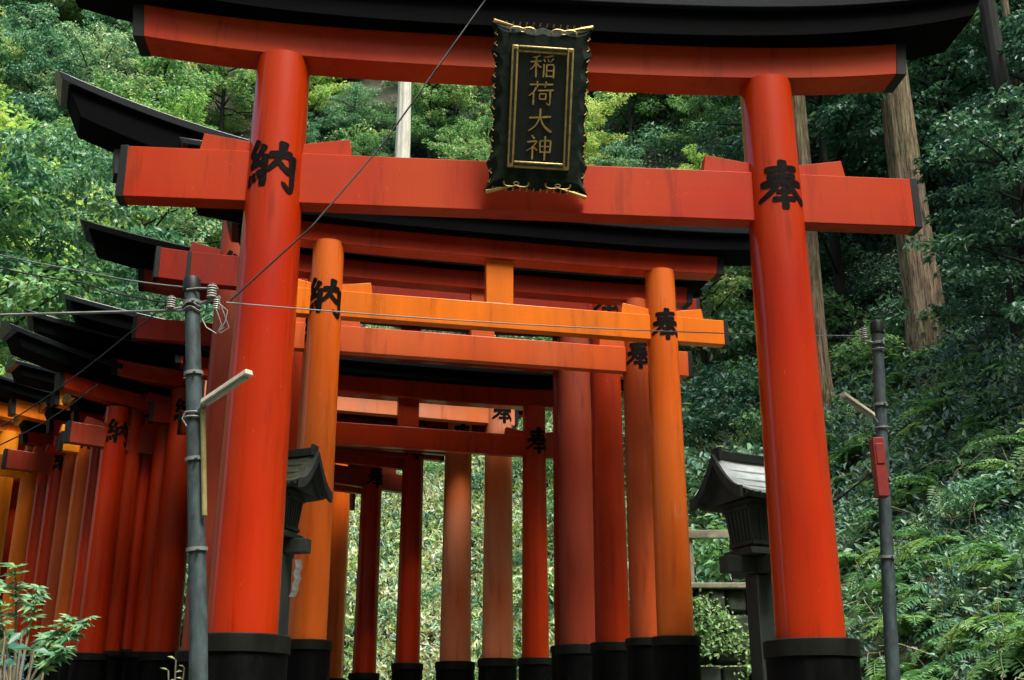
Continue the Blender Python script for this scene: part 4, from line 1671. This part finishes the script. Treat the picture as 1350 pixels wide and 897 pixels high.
P, Nn = slope_scatter(300000, lambda X, Y: t_all(X, Y) & (X > 1.5) & patch(X, Y, .25), (1.5, 15), (4, 26))
tag(cover('undergrowth', M['leaf_dark'], P, Nn, .095, .22, .7), 'dense small green undergrowth covering the right bank', 'undergrowth', kind='stuff')
P, Nn = slope_scatter(260000, lambda X, Y: t_all(X, Y) & (Y > 16), (-22, 20), (15, 44))
tag(cover('hillside_undergrowth', M['leaf_dark'], P, Nn, .135, .40, .5), 'green undergrowth covering the hillside under the trees', 'undergrowth', kind='stuff')
P, Nn = slope_scatter(170000, lambda X, Y: t_litter(X, Y) & (np.sin(X * 2.3 + 1.5 * np.sin(Y * 1.4)) * np.cos(Y * 1.9 - X) > -.75 + rng.normal(size=X.shape) * .3), (-8, 6), (15, 30))
tag(cover('ground_cover', M['litter'], P, Nn, .16, .22, .6), 'pale leaf litter and grass on the bright slope behind the far columns', 'ground cover', kind='stuff')
D_ = rng.normal(size=WALL_LEAVES.shape) * np.array([1, .4, 1]) + np.array([0, -.3, -.4])
N_ = np.array([0, -1, .5]) + rng.normal(size=WALL_LEAVES.shape) * .35
L_ = rng.uniform(.025, .07, len(WALL_LEAVES))
V, F = leaf_arrays(WALL_LEAVES, D_, N_, L_, L_ * .55)
tag(nobj('wall_creeper', npmesh('wall_creeper', V, F, [M['fern']])), 'small creeping leaves and moss over the low stone wall', 'creeper', kind='stuff')
# dry twigs on the bank
tw = MB()
P, Nn = slope_scatter(2600, lambda X, Y: t_all(X, Y) & (X > 1.5), (1.5, 11), (7, 20))
for p, q in zip(P[:420], Nn[:420]):
    p, q = Vector(p), Vector(q)
    d = (Vector(rng.normal(size=3)) + q * .4).normalized()
    L = random.uniform(.2, .6)
    tw.tube([p + q * .12, p + q * .22 + d * L * .5, p + q * .15 + d * L], [.007, .006, .003], 4, False)
tag(tw.build('dry_twigs', M['twig'], smooth=0, fix=False), 'dry fallen twigs and stems scattered over the right bank', 'twigs', kind='stuff')

# ------------------------------------------------------------------ shrub in the lower left foreground


def lobed_leaf(P, D, Nn, L):
    """palmate leaf of five pointed lobes"""
    Vs, Fs, o = [], [], 0
    D = D / np.linalg.norm(D, axis=1, keepdims=True)
    B = np.cross(D, Nn)
    B /= np.linalg.norm(B, axis=1, keepdims=True)
    for an, q in ((-1.25, .55), (-.62, .85), (0, 1), (.62, .85), (1.25, .55)):
        d = D * math.cos(an) + B * math.sin(an)
        V, F = leaf_arrays(P, d, Nn, L * q, L * q * .38, .12)
        Vs.append(V)
        Fs.append(F + o)
        o += len(V)
    return np.concatenate(Vs), np.concatenate(Fs)


def leafy_plant(name, label, stems, leaves, size, mat, pal=True):
    root = empty(name, stems[0][0])
    tag(root, label, 'shrub')
    o0 = Vector(stems[0][0])
    mb = MB()
    for st in stems:
        mb.tube([Vector(p) - o0 for p in st], [.007 - .0012 * i for i in range(len(st))], 6)
    mb.build('stem', M['twig'], root, smooth=60)
    P, D, NN = [], [], []
    for p, d in leaves:
        P.append(Vector(p) - o0)
        D.append(d)
        NN.append(Vector((random.gauss(0, .25), -.45 + random.gauss(0, .25), 1)))
    P, D, NN = np.array(P), np.array(D), np.array(NN)
    L = size * rng.uniform(.7, 1.25, len(P))
    if pal:
        V, F = lobed_leaf(P, D, NN, L)
    else:
        V, F = leaf_arrays(P, D, NN, L, L * .5)
    nobj('foliage', npmesh('foliage', V, F, [M[mat]]), root)
    return root


YB = 4.7
stems, leaves = [], []
g0 = at(20, 1010, YB)
g0.z = tz(g0.x, YB)
for i, (px, py) in enumerate([(20, 748), (50, 775), (92, 815), (118, 815), (-10, 765), (5, 835), (60, 840), (85, 855), (-20, 800)]):
    tip = at(px, py, YB + random.uniform(-.18, .18))
    m1 = at(20 + (px - 20) * .25, py + (960 - py) * .6, YB)
    st = [g0 + Vector((random.uniform(-.06, .06), random.uniform(-.06, .06), 0)), m1, m1.lerp(tip, .55) + Vector((0, 0, .03)), tip]
    stems.append(st)
    for j in range(7):
        t = .40 + .60 * j / 6
        p = st[1].lerp(st[2], t * 2) if t < .5 else st[2].lerp(st[3], t * 2 - 1)
        for sg in (-1, 1):
            leaves.append((p, Vector((sg * random.uniform(.5, 1) + (px - 20) * .004, random.uniform(-.5, .2), random.uniform(-.35, .25)))))
leafy_plant('maple_shrub', 'young leafy shrub with pointed lobed leaves at the lower left corner', stems, leaves, .062, 'leaf_mid')
stems, leaves = [], []
g1 = at(15, 1000, 4.5)
g1.z = tz(g1.x, 4.5)
for i in range(9):
    tip = at(random.uniform(-20, 60), random.uniform(815, 890), 4.5 + random.uniform(-.12, .12))
    st = [g1 + Vector((random.uniform(-.06, .06), 0, 0)), g1.lerp(tip, .5) + Vector((random.uniform(-.05, .05), 0, .05)), tip]
    stems.append(st)
    for j in range(7):
        p = st[1].lerp(st[2], j / 6)
        leaves.append((p, Vector((random.uniform(-1, 1), random.uniform(-.6, .3), random.uniform(-.9, .1)))))
leafy_plant('broadleaf_seedling', 'low plant with plain oval leaves under the lobed leaf shrub', stems, leaves, .085, 'leaf_teal', False)
stems, leaves = [], []
g2 = at(232, 960, 7.0)
g2.z = tz(g2.x, 7.0)
for px, py in ((232, 870), (222, 884), (243, 880)):
    tip = at(px, py, 7.0)
    stems.append([g2, g2.lerp(tip, .6), tip])
    for j in range(4):
        leaves.append((g2.lerp(tip, .7 + .1 * j), Vector((random.uniform(-1, 1), -.3, .2))))
leafy_plant('weed', 'small pale weed at the foot of the cluttered pole', stems, leaves, .05, 'litter', False)
